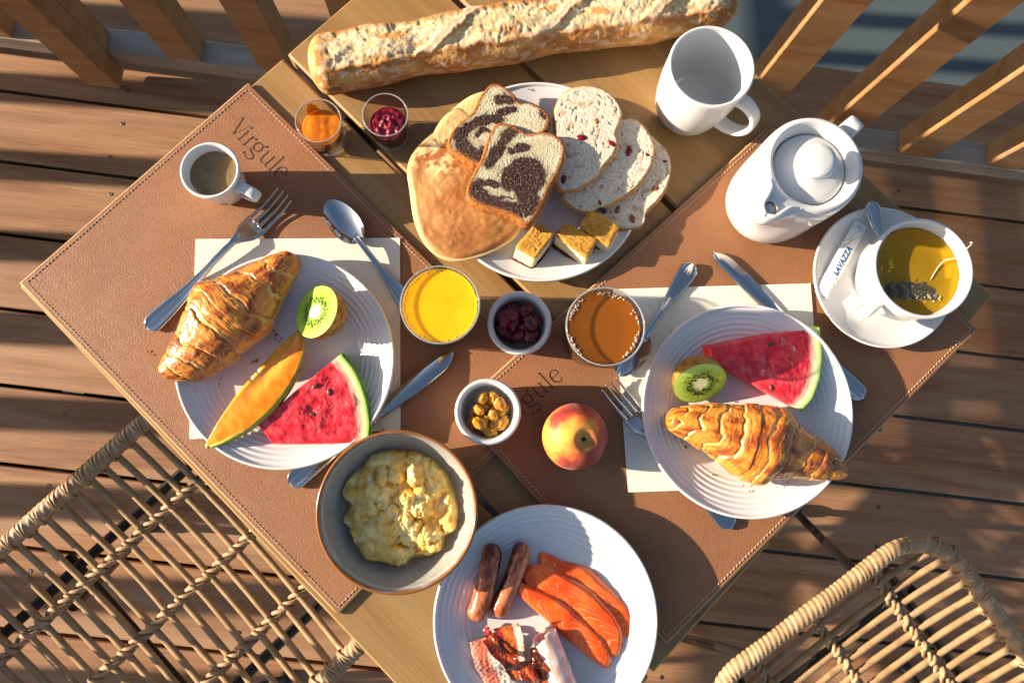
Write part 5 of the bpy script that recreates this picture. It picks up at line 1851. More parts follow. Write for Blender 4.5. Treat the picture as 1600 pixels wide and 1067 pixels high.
watermelon('red watermelon wedge with green rind beside the melon slice', [(402, 664), (425, 693), (500, 693), (558, 692), (577, 688), (579, 660), (574, 625), (565, 598), (553, 574), (535, 552), (500, 580), (460, 612)],
           [(577, 694), (579, 660), (574, 625), (565, 598), (553, 574), (532, 548)], 0.030, NZ + 0.0065, (0.0, 0.05), (0, 0.0), 2.0, [(494, 603), (515, 613), (488, 647)], [(515, 594, 0.006, 0.0022), (486, 641, 0.006, 0.0028), (520, 650, 0.012, 0.0024), (545, 630, 0.009, -0.0012)])
watermelon('red watermelon wedge with green rind on the right plate', [(1108, 543), (1113, 566), (1160, 592), (1205, 617), (1250, 643), (1268, 624), (1281, 592), (1287, 556), (1285, 510), (1240, 518), (1170, 530)],
           [(1247, 647), (1268, 624), (1281, 592), (1287, 556), (1285, 505)], 0.034, N2 + 0.0065, (0.0, -0.10), (-0.002, 0.004), 6.0, [(1206, 537), (1204, 606)], [(1197, 575, 0.006, 0.0035), (1202, 562, 0.005, 0.0028), (1246, 540, 0.007, 0.0026), (1232, 528, 0.005, 0.0022), (1225, 590, 0.012, -0.0014)])

# ---- melon slice
def melon():
    h = 0.034
    inner = px_poly([(316, 697), (338, 661), (368, 618), (400, 580), (432, 545), (458, 520), (470, 514)], h, 90, False)
    outer = px_poly([(320, 701), (352, 690), (392, 668), (430, 634), (458, 594), (473, 553), (472, 516)], h, 90, False)
    mb = MB()
    n, m_ = 90, 26
    cen = (inner[45] + outer[45]) / 2
    zb = NZ + 0.0120
    rows, cols = [], []
    Hh = h - zb
    for i in range(n):
        q = i / (n - 1)
        taper = math.sin(PI * min(max(q, 0.0), 1.0)) ** 0.6
        A, B = inner[i], outer[i]
        wd = np.linalg.norm(B - A)
        dv = (B - A) / max(wd, 1e-6)
        Ct = B - dv * 0.010 * taper + np.array([0.006, -0.004]) * 0
        bot = max(0.0, 0.022 * (2 * q - 1) ** 2 * 0.55)
        zt = Hh + 0.006 * (1 - taper) * -1
        ring_, cl = [], []
        for k in range(12):                                   # cut face A -> B
            u = k / 11
            P = A + (B - A) * u
            cav = 0.0038 * math.exp(-((u - 0.22) / 0.20) ** 2) * float(sstep(0.30, 0.55, q) * sstep(0.92, 0.74, q))
            z = zt - cav + 0.0004 * float(fbm(P[0] * 150, P[1] * 150, 3.3, 3))
            ring_.append((P[0], P[1], z))
            d = wd * (1 - u)
            c = lerpc(S('#ee7f12'), S('#f69420'), float(sstep(-0.5, 0.5, fbm(P[0] * 60, P[1] * 60, 1.0, 3))))
            c = lerpc(c, S('#f7c05c'), float(math.exp(-((u - 0.22) / 0.22) ** 2)) * 0.35)
            c = lerpc(c, S('#d9cf6a'), float(sstep(0.0030, 0.0016, d)))
            c = lerpc(c, S('#8fae3c'), float(sstep(0.0012, 0.0005, d)))
            cl.append(c)
        for k in range(1, 8):                                 # rind B -> bottom
            u = k / 7
            a_ = u * PI / 2
            P = B + dv * (0.0035 * math.sin(a_ * 2)) * taper + (Ct - B) * (1 - math.cos(a_))
            ring_.append((P[0], P[1], bot + (zt - bot) * (1 - math.sin(a_)) ))
            g = float(fbm(P[0] * 140, P[1] * 140, u * 2, 3))
            cl.append(lerpc(S('#8f8f3a'), S('#c8b060'), float(sstep(-0.4, 0.5, g))))
        for k in range(1, 7):                                 # second cut face back to A
            u = k / 7
            P = Ct + (A - Ct) * u
            ring_.append((P[0], P[1], bot + (zt - bot) * u))
            cl.append(S('#ee9420'))
        rows.append(ring_)
        cols.append(cl)
    V = np.array(rows)
    V[..., :2] -= cen
    V = np.ascontiguousarray(V)
    k = V.shape[1]
    F = gridF(n, k, False, True).tolist() + [list(range(k)), [(n - 1) * k + i for i in range(k)][::-1]]
    mb.add(V, F, np.array(cols).reshape(-1, 3))
    o = mb.obj('melon_slice', M['fruit'], None, (cen[0], cen[1], TZ + zb), use_col=True)
    tag(o, 'long orange melon slice with pale green rind on the left plate', 'melon')
melon()

# ---- kiwi halves
def kiwi(label, px, py, h, zw, n, R, stretch, seed, roll=0.0):
    q = Vector(n).normalized().to_track_quat('Z', 'Y')
    nr, nt = 44, 110
    r = np.linspace(0, 1, nr)[:, None]
    th = np.linspace(0, 2 * PI, nt, endpoint=False)[None]
    X, Y = r * R * np.cos(th), r * R * stretch * np.sin(th)
    Zf = 0.0009 * (1 - r ** 4) + 0.0003 * np.sin(th * 46) * sstep(0.25, 0.5, r) * (1 - r) + 0 * th
    ray = fbm(np.cos(th) * 9, np.sin(th) * 9, r * 1.2 + seed, 3)
    core = 0.27 + 0.05 * fbm(np.cos(th) * 2, np.sin(th) * 2, seed, 2) + 0.03 * np.sin(th * 24)
    c = lerpc(S('#98bd3a'), S('#b4d458'), sstep(0.55, 0.92, r + 0.10 * ray))
    c = lerpc(c, S('#c7dd7e'), sstep(0.1, 0.7, ray) * sstep(0.25, 0.45, r) * sstep(0.98, 0.75, r) * 0.55)
    c = lerpc(c, S('#4f7d16'), np.exp(-((r - 0.47) / 0.12) ** 2) * 0.5 + 0 * th)
    c = lerpc(c, S('#e2e3ae'), sstep(core + 0.06, core - 0.04, r))
    c = lerpc(c, S('#7a6a2c'), sstep(0.975, 0.995, r) + 0 * th)
    o = thing('kiwi_half', label, 'kiwi', (0, 0, 0), 0, 'kiwi halves')
    o.rotation_mode = 'QUATERNION'
    o.rotation_quaternion = q @ Matrix.Rotation(roll, 3, 'Z').to_quaternion()
    mb = MB()
    mb.add(np.stack([X, Y, Zf], -1), gridF(nr, nt, False, True), c.reshape(-1, 3))
    mb.obj('cut_face', M['fruit'], o, use_col=True)
    mb = MB()
    a = np.linspace(0, PI / 2, 26)[:, None]
    Xs, Ys, Zs = R * np.cos(a) * np.cos(th), R * stretch * np.cos(a) * np.sin(th), -R * 1.12 * np.sin(a) + 0 * th
    fz = 1 + 0.012 * fbm(Xs * 900, Ys * 900, Zs * 900, 2)
    cs = lerpc(S('#7d5a22'), S('#a9822f'), sstep(-0.5, 0.5, fbm(Xs * 120, Ys * 120, Zs * 120, 4)))
    mb.add(np.stack([Xs * fz, Ys * fz, Zs], -1), gridF(26, nt, False, True, flip=True), cs.reshape(-1, 3))
    mb.obj('skin', M['fruit_dry'], o, use_col=True)
    # seeds
    rs = np.random.RandomState(seed)
    ms = MB()
    for i in range(86):
        t_ = i / 86 * 2 * PI + rs.normal() * 0.03
        rr = R * (0.46 + rs.normal() * 0.075)
        s_ = blob(0.00125 * rs.uniform(0.8, 1.15), 0.42, 0.40, i, 0.0, 6, 8)
        V = np.concatenate(s_.v)
        ca, sa = math.cos(t_), math.sin(t_)
        V = np.c_[V[:, 0] * ca - V[:, 1] * sa + rr * ca, (V[:, 0] * sa + V[:, 1] * ca) + rr * stretch * sa, V[:, 2] + 0.00085]
        ms.add(V, s_.f)
    stuff(ms.obj('seeds', M['seed'], o))
    # rest on the plate: lowest point of the half touches the well
    m3 = o.rotation_quaternion.to_matrix()
    P = np.concatenate([np.stack([X, Y, Zf], -1).reshape(-1, 3), np.stack([Xs, Ys, Zs], -1).reshape(-1, 3)])
    low = (P @ np.array(m3).T)[:, 2].min()
    zc_ = zw - low
    p_ = at(px, py, zc_)
    o.location = (p_.x, p_.y, TZ + zc_)
    return o
kiwi('kiwi half with its green cut face up beside the melon', 494, 487, 0.02, NZ + 0.0068, (-0.55, 0.16, 0.82), 0.0258, 1.06, 5)
kiwi('kiwi half with bright green face turned to the croissant', 1094, 599, 0.02, N2 + 0.0068, (0.08, -0.74, 0.67), 0.0255, 1.0, 8)

# ---- peach
def peach():
    R = 0.0310
    n, m_ = 70, 110
    a = np.linspace(-PI / 2, PI / 2, n)[:, None]
    b = np.linspace(0, 2 * PI, m_, endpoint=False)[None]
    st = rad(-22)
    d = np.arctan2(np.sin(b - st), np.cos(b - st))
    cleft = np.exp(-(d / 0.22) ** 2) * np.cos(a) ** 0.7 * 0.055
    el = a + 0 * b
    dimple = 0.30 * np.exp(-((PI / 2 - el) / (0.23 + 0.10 * np.exp(-(d / 0.5) ** 2))) ** 2)
    r = R * (1 - cleft) * (1 + 0.01 * fbm(np.cos(a) * np.cos(b) * 1.5, np.cos(a) * np.sin(b) * 1.5, np.sin(a) * 1.5, 2))
    X, Y = r * np.cos(a) * np.cos(b), r * np.cos(a) * np.sin(b)
    Z = R * 0.93 * (np.sin(a) - dimple * 0.95) + 0 * b
    u = X / R
    v = Y / R
    nz = fbm(u * 1.6 + 3, v * 1.6, np.sin(a) * 1.6, 4)
    nf = fbm(u * 9, v * 9, np.sin(a) * 9, 4)
    yel, org, red, dk = S('#eaa63c'), S('#dd7430'), S('#ae2c22'), S('#741824')
    # blush: red on the side away from the stem's pale shoulder
    bl = 0.38 + 0.60 * u - 0.55 * v + 0.60 * nz + 0.16 * nf
    bl = np.maximum(bl, 1.1 * (v - 0.30) + 0.6 * nz + 0.1 * nf)
    c = lerpc(yel, org, sstep(-0.35, 0.25, bl))
    c = lerpc(c, red, sstep(0.10, 0.55, bl) * 0.9)
    c = lerpc(c, dk, sstep(0.50, 0.95, bl + 0.2 * nf) * 0.8)
    c = lerpc(c, S('#d9b24a'), np.exp(-((PI / 2 - el) / 0.30) ** 2) * 0.8)
    p_ = at(899.5, 682, M2 + 0.034)
    o = thing('peach', 'ripe red and yellow peach sitting on the right placemat', 'peach', (p_.x, p_.y, TZ + M2), 0)
    q = Matrix.Rotation(rad(13), 3, 'Y') @ Matrix.Rotation(rad(6), 3, 'X')
    V = np.stack([X, Y, Z], -1).reshape(-1, 3) @ np.array(q).T
    V[:, 2] -= V[:, 2].min()
    zc_ = V[:, 2].max()
    mb = MB()
    mb.add(V, gridF(n, m_, False, True, flip=True), c.reshape(-1, 3))
    mm = vcol_mat('peach_skin', 0.55, 0.10, 600, 0.12, 0.0003, sss=0.25, sssr=(1, .4, .2), sscale=0.003, sheen=0.10)
    mb.obj('skin', mm, o, use_col=True)
    tp = np.array([0, 0, R * 0.93 * (1 - 0.34 * 0.95)]) @ np.array(q).T
    zz = tp[2] + R * 0.93 - (0.0)
    low = (np.stack([X, Y, Z], -1).reshape(-1, 3) @ np.array(q).T)[:, 2].min()
    s_ = blob(0.0030, 0.9, 0.55, 4.0, 0.35)
    s_.obj('stem_scar', Mat('stem', rough=0.8, color=(0.035, 0.018, 0.008)).m, o, (tp[0], tp[1], tp[2] - low + 0.0006))
peach()

# ---- scrambled eggs
def eggs():
    rs = np.random.RandomState(12)
    out = [(545, 790), (530, 775), (535, 752), (560, 730), (578, 708), (605, 702), (640, 704), (670, 712), (683, 728), (697, 742), (706, 770), (716, 800), (712, 830), (692, 842), (690, 862), (668, 872), (645, 872), (625, 890), (598, 884), (565, 878), (548, 850), (540, 830), (530, 812)]
    O = ccw(px_poly(out, 0.036, 260))
    O = O.mean(0) + (O - O.mean(0)) * 1.04
    O = O + 0.0012 * np.c_[fbm(O[:, 0] * 160, O[:, 1] * 160, 1.0, 3), fbm(O[:, 0] * 160 + 9, O[:, 1] * 160, 2.0, 3)]
    cen = O.mean(0)
    rel = O - cen
    nr = 130
    rho = np.linspace(0, 1, nr)
    X = rho[:, None] * rel[None, :, 0]
    Y = rho[:, None] * rel[None, :, 1]
    dome = 0.0095 * (1 - rho[:, None] ** 2.6)
    lum = np.zeros(X.shape)
    for i in range(150):
        r_ = rs.uniform(0.0035, 0.0105)
        a_, q_ = rs.uniform(0, 2 * PI), math.sqrt(rs.uniform(0, 1)) * 0.056
        cx_, cy_ = q_ * math.cos(a_), q_ * math.sin(a_)
        wx = X + 0.0030 * pn(X * 110, Y * 130, i * 1.7) + 0.0010 * pn(X * 330, Y * 330, i)
        wy = Y + 0.0030 * pn(X * 110 + 5, Y * 130, i * 1.7) + 0.0015 * pn(X * 330 + 7, Y * 330, i)
        st = rs.uniform(0.65, 1.4)
        d2 = ((wx - cx_) * st) ** 2 + ((wy - cy_) / st) ** 2
        lum = np.maximum(lum, np.sqrt(np.clip(r_ * r_ - d2, 0, None)) * 0.95 + rs.uniform(-0.001, 0.001) * (d2 < r_ * r_))
    fine = 0.0010 * fbm(X * 170, Y * 170, 3.0, 4, 0.55) + 0.00035 * fbm(X * 600, Y * 600, 1.0, 3)
    Z = 0.0150 + dome + lum + fine
    # raised curds that catch the sun
    for x, y, r_, hh in ((645, 742, 0.0085, 0.010), (652, 760, 0.006, 0.007), (678, 848, 0.009, 0.006), (702, 812, 0.005, 0.005)):
        p_ = at(x, y, 0.045)
        d = np.hypot(X + cen[0] - p_.x, (Y + cen[1] - p_.y) * 0.7)
        Z = Z + hh * sstep(r_ * 1.1, r_ * 0.55, d + 0.0015 * pn(X * 200, Y * 200, 4.0))
    fall = sstep(1.0, 0.90, rho)[:, None]
    Z = Z * fall + (0.016 - 0.004) * (1 - fall)
    nA = fbm(X * 60, Y * 60, 6.0, 4)
    c = lerpc(S('#f5c660'), S('#fae092'), sstep(-0.5, 0.5, nA + 0.4 * fbm(X * 250, Y * 250, 2.0, 3)))
    c = lerpc(c, S('#f0b41c'), sstep(0.42, 0.75, fbm(X * 75 + 4, Y * 75, 9.0, 3)) * 0.75)
    c = lerpc(c, S('#f2e8c8'), sstep(0.40, 0.75, fbm(X * 95 + 14, Y * 95, 3.0, 3)) * 0.6)
    mb = MB()
    mb.add(np.stack([X, Y, Z], -1), gridF(nr, len(O), False, True), c.reshape(-1, 3))
    o = mb.obj('scrambled_eggs', M['egg'], None, (cen[0], cen[1], EB.z), use_col=True)
    tag(o, 'lumpy yellow scrambled eggs heaped in the grey bowl', 'eggs')
eggs()

# ---- sausages
def sausage(label, a, b, r, seed, dark):
    h = M2 + 0.0078 + r
    pa, pb = at(*a, h), at(*b, h)
    L = (pb - pa).length
    nu, nv = 110, 44
    s = np.linspace(0, 1, nu)[:, None]
    th = np.linspace(0, 2 * PI, nv, endpoint=False)[None]
    e = np.minimum(s, 1 - s) * L
    env = np.sqrt(np.clip(1 - (1 - np.clip(e / (r * 0.95), 0, 1)) ** 2, 0, 1))
    rr = r * env * (1 + 0.05 * fbm(s * 5 + seed, np.cos(th) * 1.2, np.sin(th) * 1.2, 3) + 0.012 * fbm(s * 40, np.cos(th) * 9, np.sin(th) * 9, 3))
    X = s * L + 0 * th
    Y = rr * np.cos(th) + 0.002 * np.sin(s * PI) 
    Z = np.maximum(rr * np.sin(th), -r * 0.86) + r * 0.86
    n = fbm(s * 6 + seed, np.cos(th) * 1.8, np.sin(th) * 1.8, 4)
    nf = fbm(s * 60, np.cos(th) * 7, np.sin(th) * 7 + seed, 4)
    c = lerpc(S('#cc7f58'), S('#ad5228'), sstep(-0.5, 0.5, n + 0.6 * nf))
    br = sstep(0.30, 0.75, dark(s, th) + 0.35 * n + 0.12 * nf)
    c = lerpc(c, S('#8a3818'), br)
    c = lerpc(c, S('#2e0c07'), sstep(0.55, 1.05, dark(s, th) + 0.45 * n) * 0.9)
    mb = MB()
    mb.add(np.stack([X, Y, Z], -1), gridF(nu, nv, False, True, flip=True), c.reshape(-1, 3))
    o = mb.obj('sausage', M['meat'], None, (pa.x, pa.y, TZ + M2 + 0.0068), math.atan2(pb.y - pa.y, pb.x - pa.x), use_col=True)
    tag(o, label, 'sausage', 'sausages')
sausage('browned sausage at the left, dark at its upper end', (771, 849), (742, 971), 0.0096, 1.0, lambda s, th: 0.9 * (0.62 - s) + 0.35 * np.sin(th + 0.3))
sausage('browned sausage beside the salmon, charred along its left side', (819, 848), (775, 964), 0.0088, 5.0, lambda s, th: 0.55 * np.cos(th + PI * 1.05) + 0.2 + 0.25 * (0.3 - s))

# ---- salmon slices
def Z4(x, y):
    return (660 + x / 3.7175, 780 + y / 3.7175)
def salmon(label, pts, h, zb, tilt, seed):
    O = px_poly([Z4(*q) for q in pts], h, 170)
    ax = px_poly([Z4(*pts[0]), Z4(*pts[len(pts) // 2 + 1])], h)
    u = ax[1] - ax[0]
    u /= np.linalg.norm(u)
    v = np.array([-u[1], u[0]])
    def tc(X, Y, er):
        x = X * u[0] + Y * u[1]
        y = X * v[0] + Y * v[1]
        n = fbm(X * 45, Y * 45, seed, 3)
        # thin fat lines: nested curves across the slice
        yy_ = y - y.mean() + 0.003 * n
        q = x * 105 - 900 * (yy_ * 22) ** 2 * 0.06 + 0.9 * n
        dq = q - np.round(q)
        ln = np.exp(-(dq / 0.055) ** 2) * sstep(-0.35, 0.35, fbm(X * 70, Y * 70, seed + 4, 2))
        c = lerpc(S('#ec5418'), S('#f5742c'), sstep(-0.5, 0.5, n))
        c = lerpc(c, S('#f9bf9a'), ln * 0.8)
        c = lerpc(c, S('#f4b496'), np.clip(sstep(0.0030, 0.0004, er) * (0.25 + 0.5 * n), 0, 1))
        return c
    def disp(X, Y):
        return 0.0008 * fbm(X * 40, Y * 40, seed, 2) + 0.00012 * fbm(X * 300, Y * 300, seed, 3)
    slab('salmon_slice', M['fish'], O, h, zb, tc, None, 60, disp, tilt=tilt, label=label, cat='salmon', group='smoked salmon slices', edge_round=0.0045, dome=0.0020)
z0 = M2 + 0.0070
salmon('orange salmon slice furthest right, partly under the others', [(685, 310), (745, 325), (830, 365), (960, 400), (1060, 480), (1150, 570), (1225, 680), (1235, 810), (1215, 830), (1170, 800), (1100, 690), (1040, 600), (960, 520), (840, 450), (720, 395), (675, 370)], z0 + 0.0048, z0 + 0.0002, (0.02, 0.02), 1.0)
salmon('orange salmon slice lying between the other two', [(600, 400), (690, 385), (830, 440), (960, 510), (1060, 600), (1130, 690), (1170, 790), (1160, 890), (1125, 925), (1080, 880), (1000, 780), (900, 690), (780, 610), (640, 530), (575, 460)], z0 + 0.0085, z0 + 0.0010, (0.05, 0.05), 4.0)
salmon('orange salmon slice on top, nearest the ham', [(550, 490), (640, 510), (740, 550), (850, 610), (960, 710), (1060, 820), (1105, 920), (1100, 970), (1075, 995), (1020, 965), (920, 890), (820, 800), (700, 690), (610, 610), (555, 550)], z0 + 0.0105, z0 + 0.0004, (0.02, 0.06), 7.0)

# ---- bacon rashers
def bacon(label, path, wd, seed, amp, stripes, name='bacon_rasher', nw=26, nl=110, curl=0.0, lift=0.0):
    """ribbon along path [(px,py,h)], colour in lengthwise streaks of lean and fat"""
    P = np.array([list(at(x, y, hh)) for x, y, hh in path])
    cen = P.mean(0)
    Q = spline(P, nl)
    T = np.gradient(Q, axis=0)
    T /= np.linalg.norm(T, axis=1)[:, None]
    Sd = np.cross(T, np.array([0, 0, 1.0]))
    Sd /= np.linalg.norm(Sd, axis=1)[:, None]
    Up = np.cross(Sd, T)
    l = np.linspace(0, 1, nl)[:, None]
    w_ = np.linspace(-1, 1, nw)[None]
    wob = 1 + 0.10 * fbm(l * 9 + seed, 0, 1.0, 3)
    tw = curl * np.sin(l * 7 + seed)
    side = w_ * wd / 2 * wob
    hgt = amp * np.sin(l * 17 + seed + w_ * 0.9) * (0.5 + 0.5 * np.abs(w_)) + 0.0007 * fbm(l * 30, w_ * 4, seed, 4) + lift * w_
    V = Q[:, None] + (side * np.cos(tw) - hgt * np.sin(tw))[..., None] * Sd[:, None] + (hgt * np.cos(tw) + side * np.sin(tw))[..., None] * Up[:, None]
    n = fbm(l * 4 + seed, w_ * 1.5, 2.0, 3)
    n2 = fbm(l * 12, w_ * 5, seed, 4)
    pos = w_ + 0.16 * n + 0.03 * n2
    c = np.zeros(pos.shape + (3,))
    xs = np.array([s_[0] for s_ in stripes])
    cs = np.array([s_[1] for s_ in stripes])
    for k in range(3):
        c[..., k] = np.interp(pos, xs, cs[:, k])
    c = c * (1 + 0.12 * n2[..., None])
    c = np.clip(c, 0.004, 0.95)
    mb = MB()
    V = V - cen
    mb.add(V, gridF(nl, nw, flip=True), c.reshape(-1, 3))
    V2 = V.copy(); V2[..., 2] -= 0.0016
    mb.add(V2, gridF(nl, nw), (c * 0.9).reshape(-1, 3))
    e = np.concatenate([np.stack([V[:, 0], V2[:, 0]]).reshape(-1, 3), np.stack([V[:, -1], V2[:, -1]]).reshape(-1, 3)])
    mb.add(np.stack([V[:, 0], V2[:, 0]]), gridF(2, nl, flip=True), np.stack([c[:, 0]] * 2).reshape(-1, 3))
    mb.add(np.stack([V[:, -1], V2[:, -1]]), gridF(2, nl), np.stack([c[:, -1]] * 2).reshape(-1, 3))
    mb.add(np.stack([V[0], V2[0]]), gridF(2, nw), np.stack([c[0]] * 2).reshape(-1, 3))
    mb.add(np.stack([V[-1], V2[-1]]), gridF(2, nw, flip=True), np.stack([c[-1]] * 2).reshape(-1, 3))
    o = mb.obj(name, M['meat'], None, cen, use_col=True)
    tag(o, label, 'bacon', 'bacon rashers')
lean, lean2, fat, burnt, pinkc = S('#8e2a12'), S('#b04a22'), S('#ecd9c2'), S('#4a1208'), S('#d98a74')
b0 = M2 + 0.0095
bacon('pale pink bacon rasher with a broad white strip of fat', [(752, 998, b0 + 0.006), (760, 1030, b0 + 0.010), (776, 1062, b0 + 0.008), (795, 1100, b0 + 0.004)], 0.0225, 1.0, 0.0016, [(-1, S('#f0dcc4')), (-0.55, fat), (-0.35, fat), (-0.2, pinkc), (0.2, S('#c9694c')), (0.6, pinkc), (1, S('#e7b39c'))], lift=0.0)
bacon('browned bacon rasher standing up near the sausages', [(790, 978, b0 + 0.020), (798, 1000, b0 + 0.018), (800, 1028, b0 + 0.010), (803, 1060, b0 + 0.004)], 0.0235, 3.0, 0.0020, [(-1, burnt), (-0.85, S('#f0cfae')), (-0.55, fat), (-0.4, lean2), (0.1, S('#c46a2a')), (0.5, lean), (1, burnt)], lift=-0.003)
bacon('dark crisp bacon rasher twisting across the others', [(764, 994, b0 + 0.016), (778, 1014, b0 + 0.020), (800, 1036, b0 + 0.021), (822, 1048, b0 + 0.018), (840, 1072, b0 + 0.012)], 0.0135, 6.0, 0.0030, [(-1, burnt), (-0.5, lean), (-0.1, S('#c8642a')), (0.3, lean), (0.7, S('#7a2210')), (1, burnt)], curl=0.5)
bacon('small crisp curl of bacon at the plate edge', [(757, 980, b0 + 0.004), (763, 990, b0 + 0.011), (767, 1004, b0 + 0.010)], 0.0070, 9.0, 0.0008, [(-1, burnt), (0, S('#a03a3a')), (1, burnt)], nl=40, nw=12)
bacon('reddish bacon rasher curving beside the ham roll', [(828, 1024, b0 + 0.008), (842, 1030, b0 + 0.016), (848, 1054, b0 + 0.014), (852, 1085, b0 + 0.006)], 0.0150, 12.0, 0.0016, [(-1, burnt), (-0.4, lean2), (0.0, S('#d07a3a')), (0.4, lean), (1, S('#6e1e12'))], curl=0.35)

# ---- rolled ham
def ham():
    pa, pb = at(851, 996, M2 + 0.019), at(893, 1110, M2 + 0.019)
    L = (pb - pa).length
    nl, nt = 60, 120
    l = np.linspace(0, 1, nl)[:, None]
    th = np.linspace(0, 2 * PI * 2.15, nt)[None]
    r = (0.0062 + 0.0072 * th / th.max()) * (1 + 0.10 * l) * (1 + 0.04 * fbm(l * 4, th * 0.5, 2.0, 3))
    x = l * L + 0.010 * (0.5 - th / th.max()) * (1 - l) + 0.0018 * fbm(th * 0.8, 0, 3.0, 2)
    Y = r * np.cos(th + 0.6)
    Z = r * np.sin(th + 0.6) * 0.86 + 0.0115
    n = fbm(l * 9, np.cos(th) * 2, np.sin(th) * 2 + th * 0.1, 4)
    c = lerpc(S('#dba9a0'), S('#efd6cb'), sstep(-0.5, 0.5, n))
    c = lerpc(c, S('#f2e6da'), sstep(0.06, 0.0, l) * 0.7 + 0 * th)
    mb = MB()
    V = np.stack([x, Y, np.maximum(Z, 0.0008)], -1)
    mb.add(V, gridF(nl, nt), c.reshape(-1, 3))
    V2 = V.copy(); V2[..., 1] *= 0.90; V2[..., 2] = (V[..., 2] - 0.0115) * 0.90 + 0.0115
    mb.add(V2, gridF(nl, nt, flip=True), c.reshape(-1, 3))
    mb.add(np.stack([V[0], V2[0]]), gridF(2, nt, flip=True), np.stack([c[0]] * 2).reshape(-1, 3))
    o = mb.obj('ham_roll', M['meat_pale'], None, (pa.x, pa.y, TZ + M2 + 0.0068), math.atan2(pb.y - pa.y, pb.x - pa.x), use_col=True)
    tag(o, 'pale pink rolled slice of ham beside the salmon', 'ham')
M['meat_pale'] = vcol_mat('cooked_ham', 0.4, 0.12, 300, 0.25, 0.0005, sss=0.35, sssr=(1, .5, .4), sscale=0.003)
ham()

# ---- dried cranberries and raisins
def berries(loc, name, label, group, cat, mat, n, r0, seed, zlo, zhi, Rm, off, share):
    rs = np.random.RandomState(seed)
    placed = []
    tries = 0
    while len(placed) < n and tries < 6000:
        tries += 1
        a, q = rs.uniform(0, 2 * PI), math.sqrt(rs.uniform(0, 1))
        k = len(placed) / n
        Rk = (Rm * (0.55 + 0.45 * min(1, k * 2))) if k < 0.5 else Rm * (1.0 - 0.25 * (k - 0.5) * 2)
        z = zlo + (zhi - zlo) * k
        x, y = off[0] + q * Rk * math.cos(a), off[1] + q * Rk * math.sin(a)
        if all((x - p_[0]) ** 2 + (y - p_[1]) ** 2 + ((z - p_[2]) * 1.3) ** 2 > (r0 * 1.25) ** 2 for p_ in placed):
            placed.append((x, y, z))
    for i, (x, y, z) in enumerate(placed):
        o = mobj(name, share[i % len(share)], mat, None, (loc.x + x, loc.y + y, loc.z + z))
        o.rotation_euler = (rs.uniform(-0.5, 0.5), rs.uniform(-0.5, 0.5), rs.uniform(0, 6.28))
        s_ = rs.uniform(0.85, 1.2)
        o.scale = (s_, s_, s_)
        tag(o, label, cat, group)
m = Mat('dried_cranberry', rough=0.28, spec=0.5, sss=0.2, sssr=(1, .1, .1), sscale=0.003)
n = m.noise(300, 4, 0.6)
c = m.ramp(n, [(0.3, (0.09, 0.006, 0.014)), (0.7, (0.36, 0.02, 0.045))])
m.col(m.mix(m.math('MULTIPLY', m.rnd(), 0.65), c, (0.03, 0.005, 0.010)))
m.bump(n, 0.6, 0.0012)
share = [blob(0.0072, 0.74, 0.64, 10 + k * 3.1, 0.30, 18, 24).mesh('cranberry') for k in range(5)]
berries(RK1, 'dried_cranberry', 'wrinkled dark red dried cranberry heaped in the ramekin', 'dried cranberries in the ramekin', 'cranberry', m.m, 30, 0.0066, 3, 0.0120, 0.0330, 0.0195, (0, 0), share)
m2 = Mat('golden_raisin', rough=0.22, spec=0.5, sss=0.5, sssr=(1, .5, .1), sscale=0.004)
n = m2.noise(330, 4, 0.6)
c = m2.ramp(n, [(0.3, (0.62, 0.25, 0.015)), (0.7, (0.86, 0.48, 0.06))])
m2.col(m2.mix(m2.math('MULTIPLY', m2.rnd(), 0.55), c, (0.30, 0.10, 0.008)))
m2.bump(n, 0.5, 0.0010)
share = [blob(0.0070, 0.74, 0.58, 40 + k * 2.7, 0.20, 18, 24).mesh('raisin') for k in range(5)]
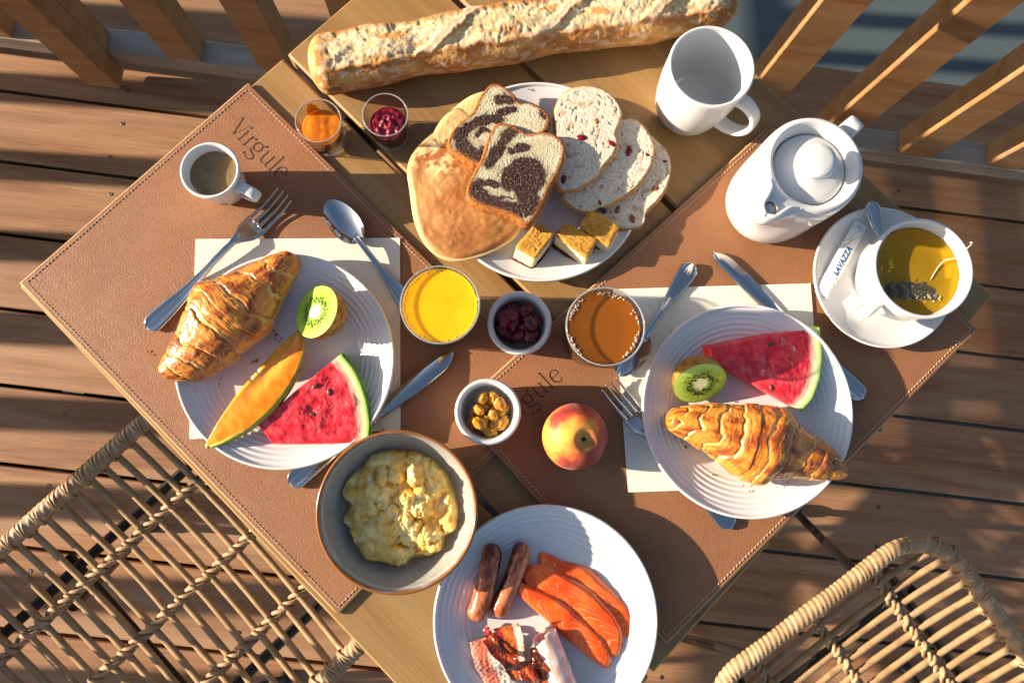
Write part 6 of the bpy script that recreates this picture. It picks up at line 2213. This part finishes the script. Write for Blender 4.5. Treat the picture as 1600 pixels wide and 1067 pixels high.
berries(RK2, 'golden_raisin', 'wrinkled golden raisin lying in the ramekin', 'golden raisins in the ramekin', 'raisin', m2.m, 24, 0.0066, 6, 0.0115, 0.0300, 0.0180, (0.0005, -0.001), share)

# ---- crumbs
rs = np.random.RandomState(31)
mcr = Mat('brown_crumb', rough=0.8, color=(0.30, 0.13, 0.04)).m
mb = MB()
spots = [(828, 142, 0.019), (640, 668, NZ), (620, 648, MZ), (596, 672, NZ), (432, 532, NZ + 0.0068), (428, 538, NZ + 0.0068), (515, 620, NZ + 0.012), (1010, 545, N2), (475, 895, MZ), (718, 395, 0.001), (1150, 625, N2 + 0.007), (560, 690, NZ + 0.016)]
for x, y, hh in spots:
    for k in range(3):
        p_ = at(x + rs.normal() * 5, y + rs.normal() * 5, hh)
        s_ = blob(rs.uniform(0.0004, 0.0012), 0.8, 0.6, rs.uniform(0, 9), 0.3, 5, 6)
        mb.add(np.concatenate(s_.v) + np.array([p_.x, p_.y, p_.z + 0.0004]), s_.f)
fl = [(300, 600, NZ + 0.014), (330, 600, NZ + 0.010), (400, 560, NZ + 0.0072), (430, 525, NZ + 0.0072), (350, 590, NZ + 0.008), (470, 420, NZ + 0.012), (1120, 740, N2 + 0.0085), (1075, 690, N2 + 0.008), (1225, 760, N2 + 0.012), (1290, 700, N2 + 0.013), (1160, 760, N2 + 0.012), (230, 545, MZ), (1000, 1010, M2)]
for x, y, hh in fl:
    for k in range(2):
        p_ = at(x + rs.normal() * 7, y + rs.normal() * 6, hh)
        s_ = blob(rs.uniform(0.0008, 0.0022), 0.7, 0.22, rs.uniform(0, 9), 0.35, 6, 8)
        a_ = rs.uniform(0, 6.28)
        V = np.concatenate(s_.v)
        V = np.c_[V[:, 0] * math.cos(a_) - V[:, 1] * math.sin(a_), V[:, 0] * math.sin(a_) + V[:, 1] * math.cos(a_), V[:, 2]]
        mb.add(V + np.array([p_.x, p_.y, p_.z + 0.0005]), s_.f)
crumbs = stuff(mb.obj('crumbs', mcr))
crumbs['label'] = 'tiny scattered brown crumbs on napkins, plates and mat'
crumbs['category'] = 'crumbs'
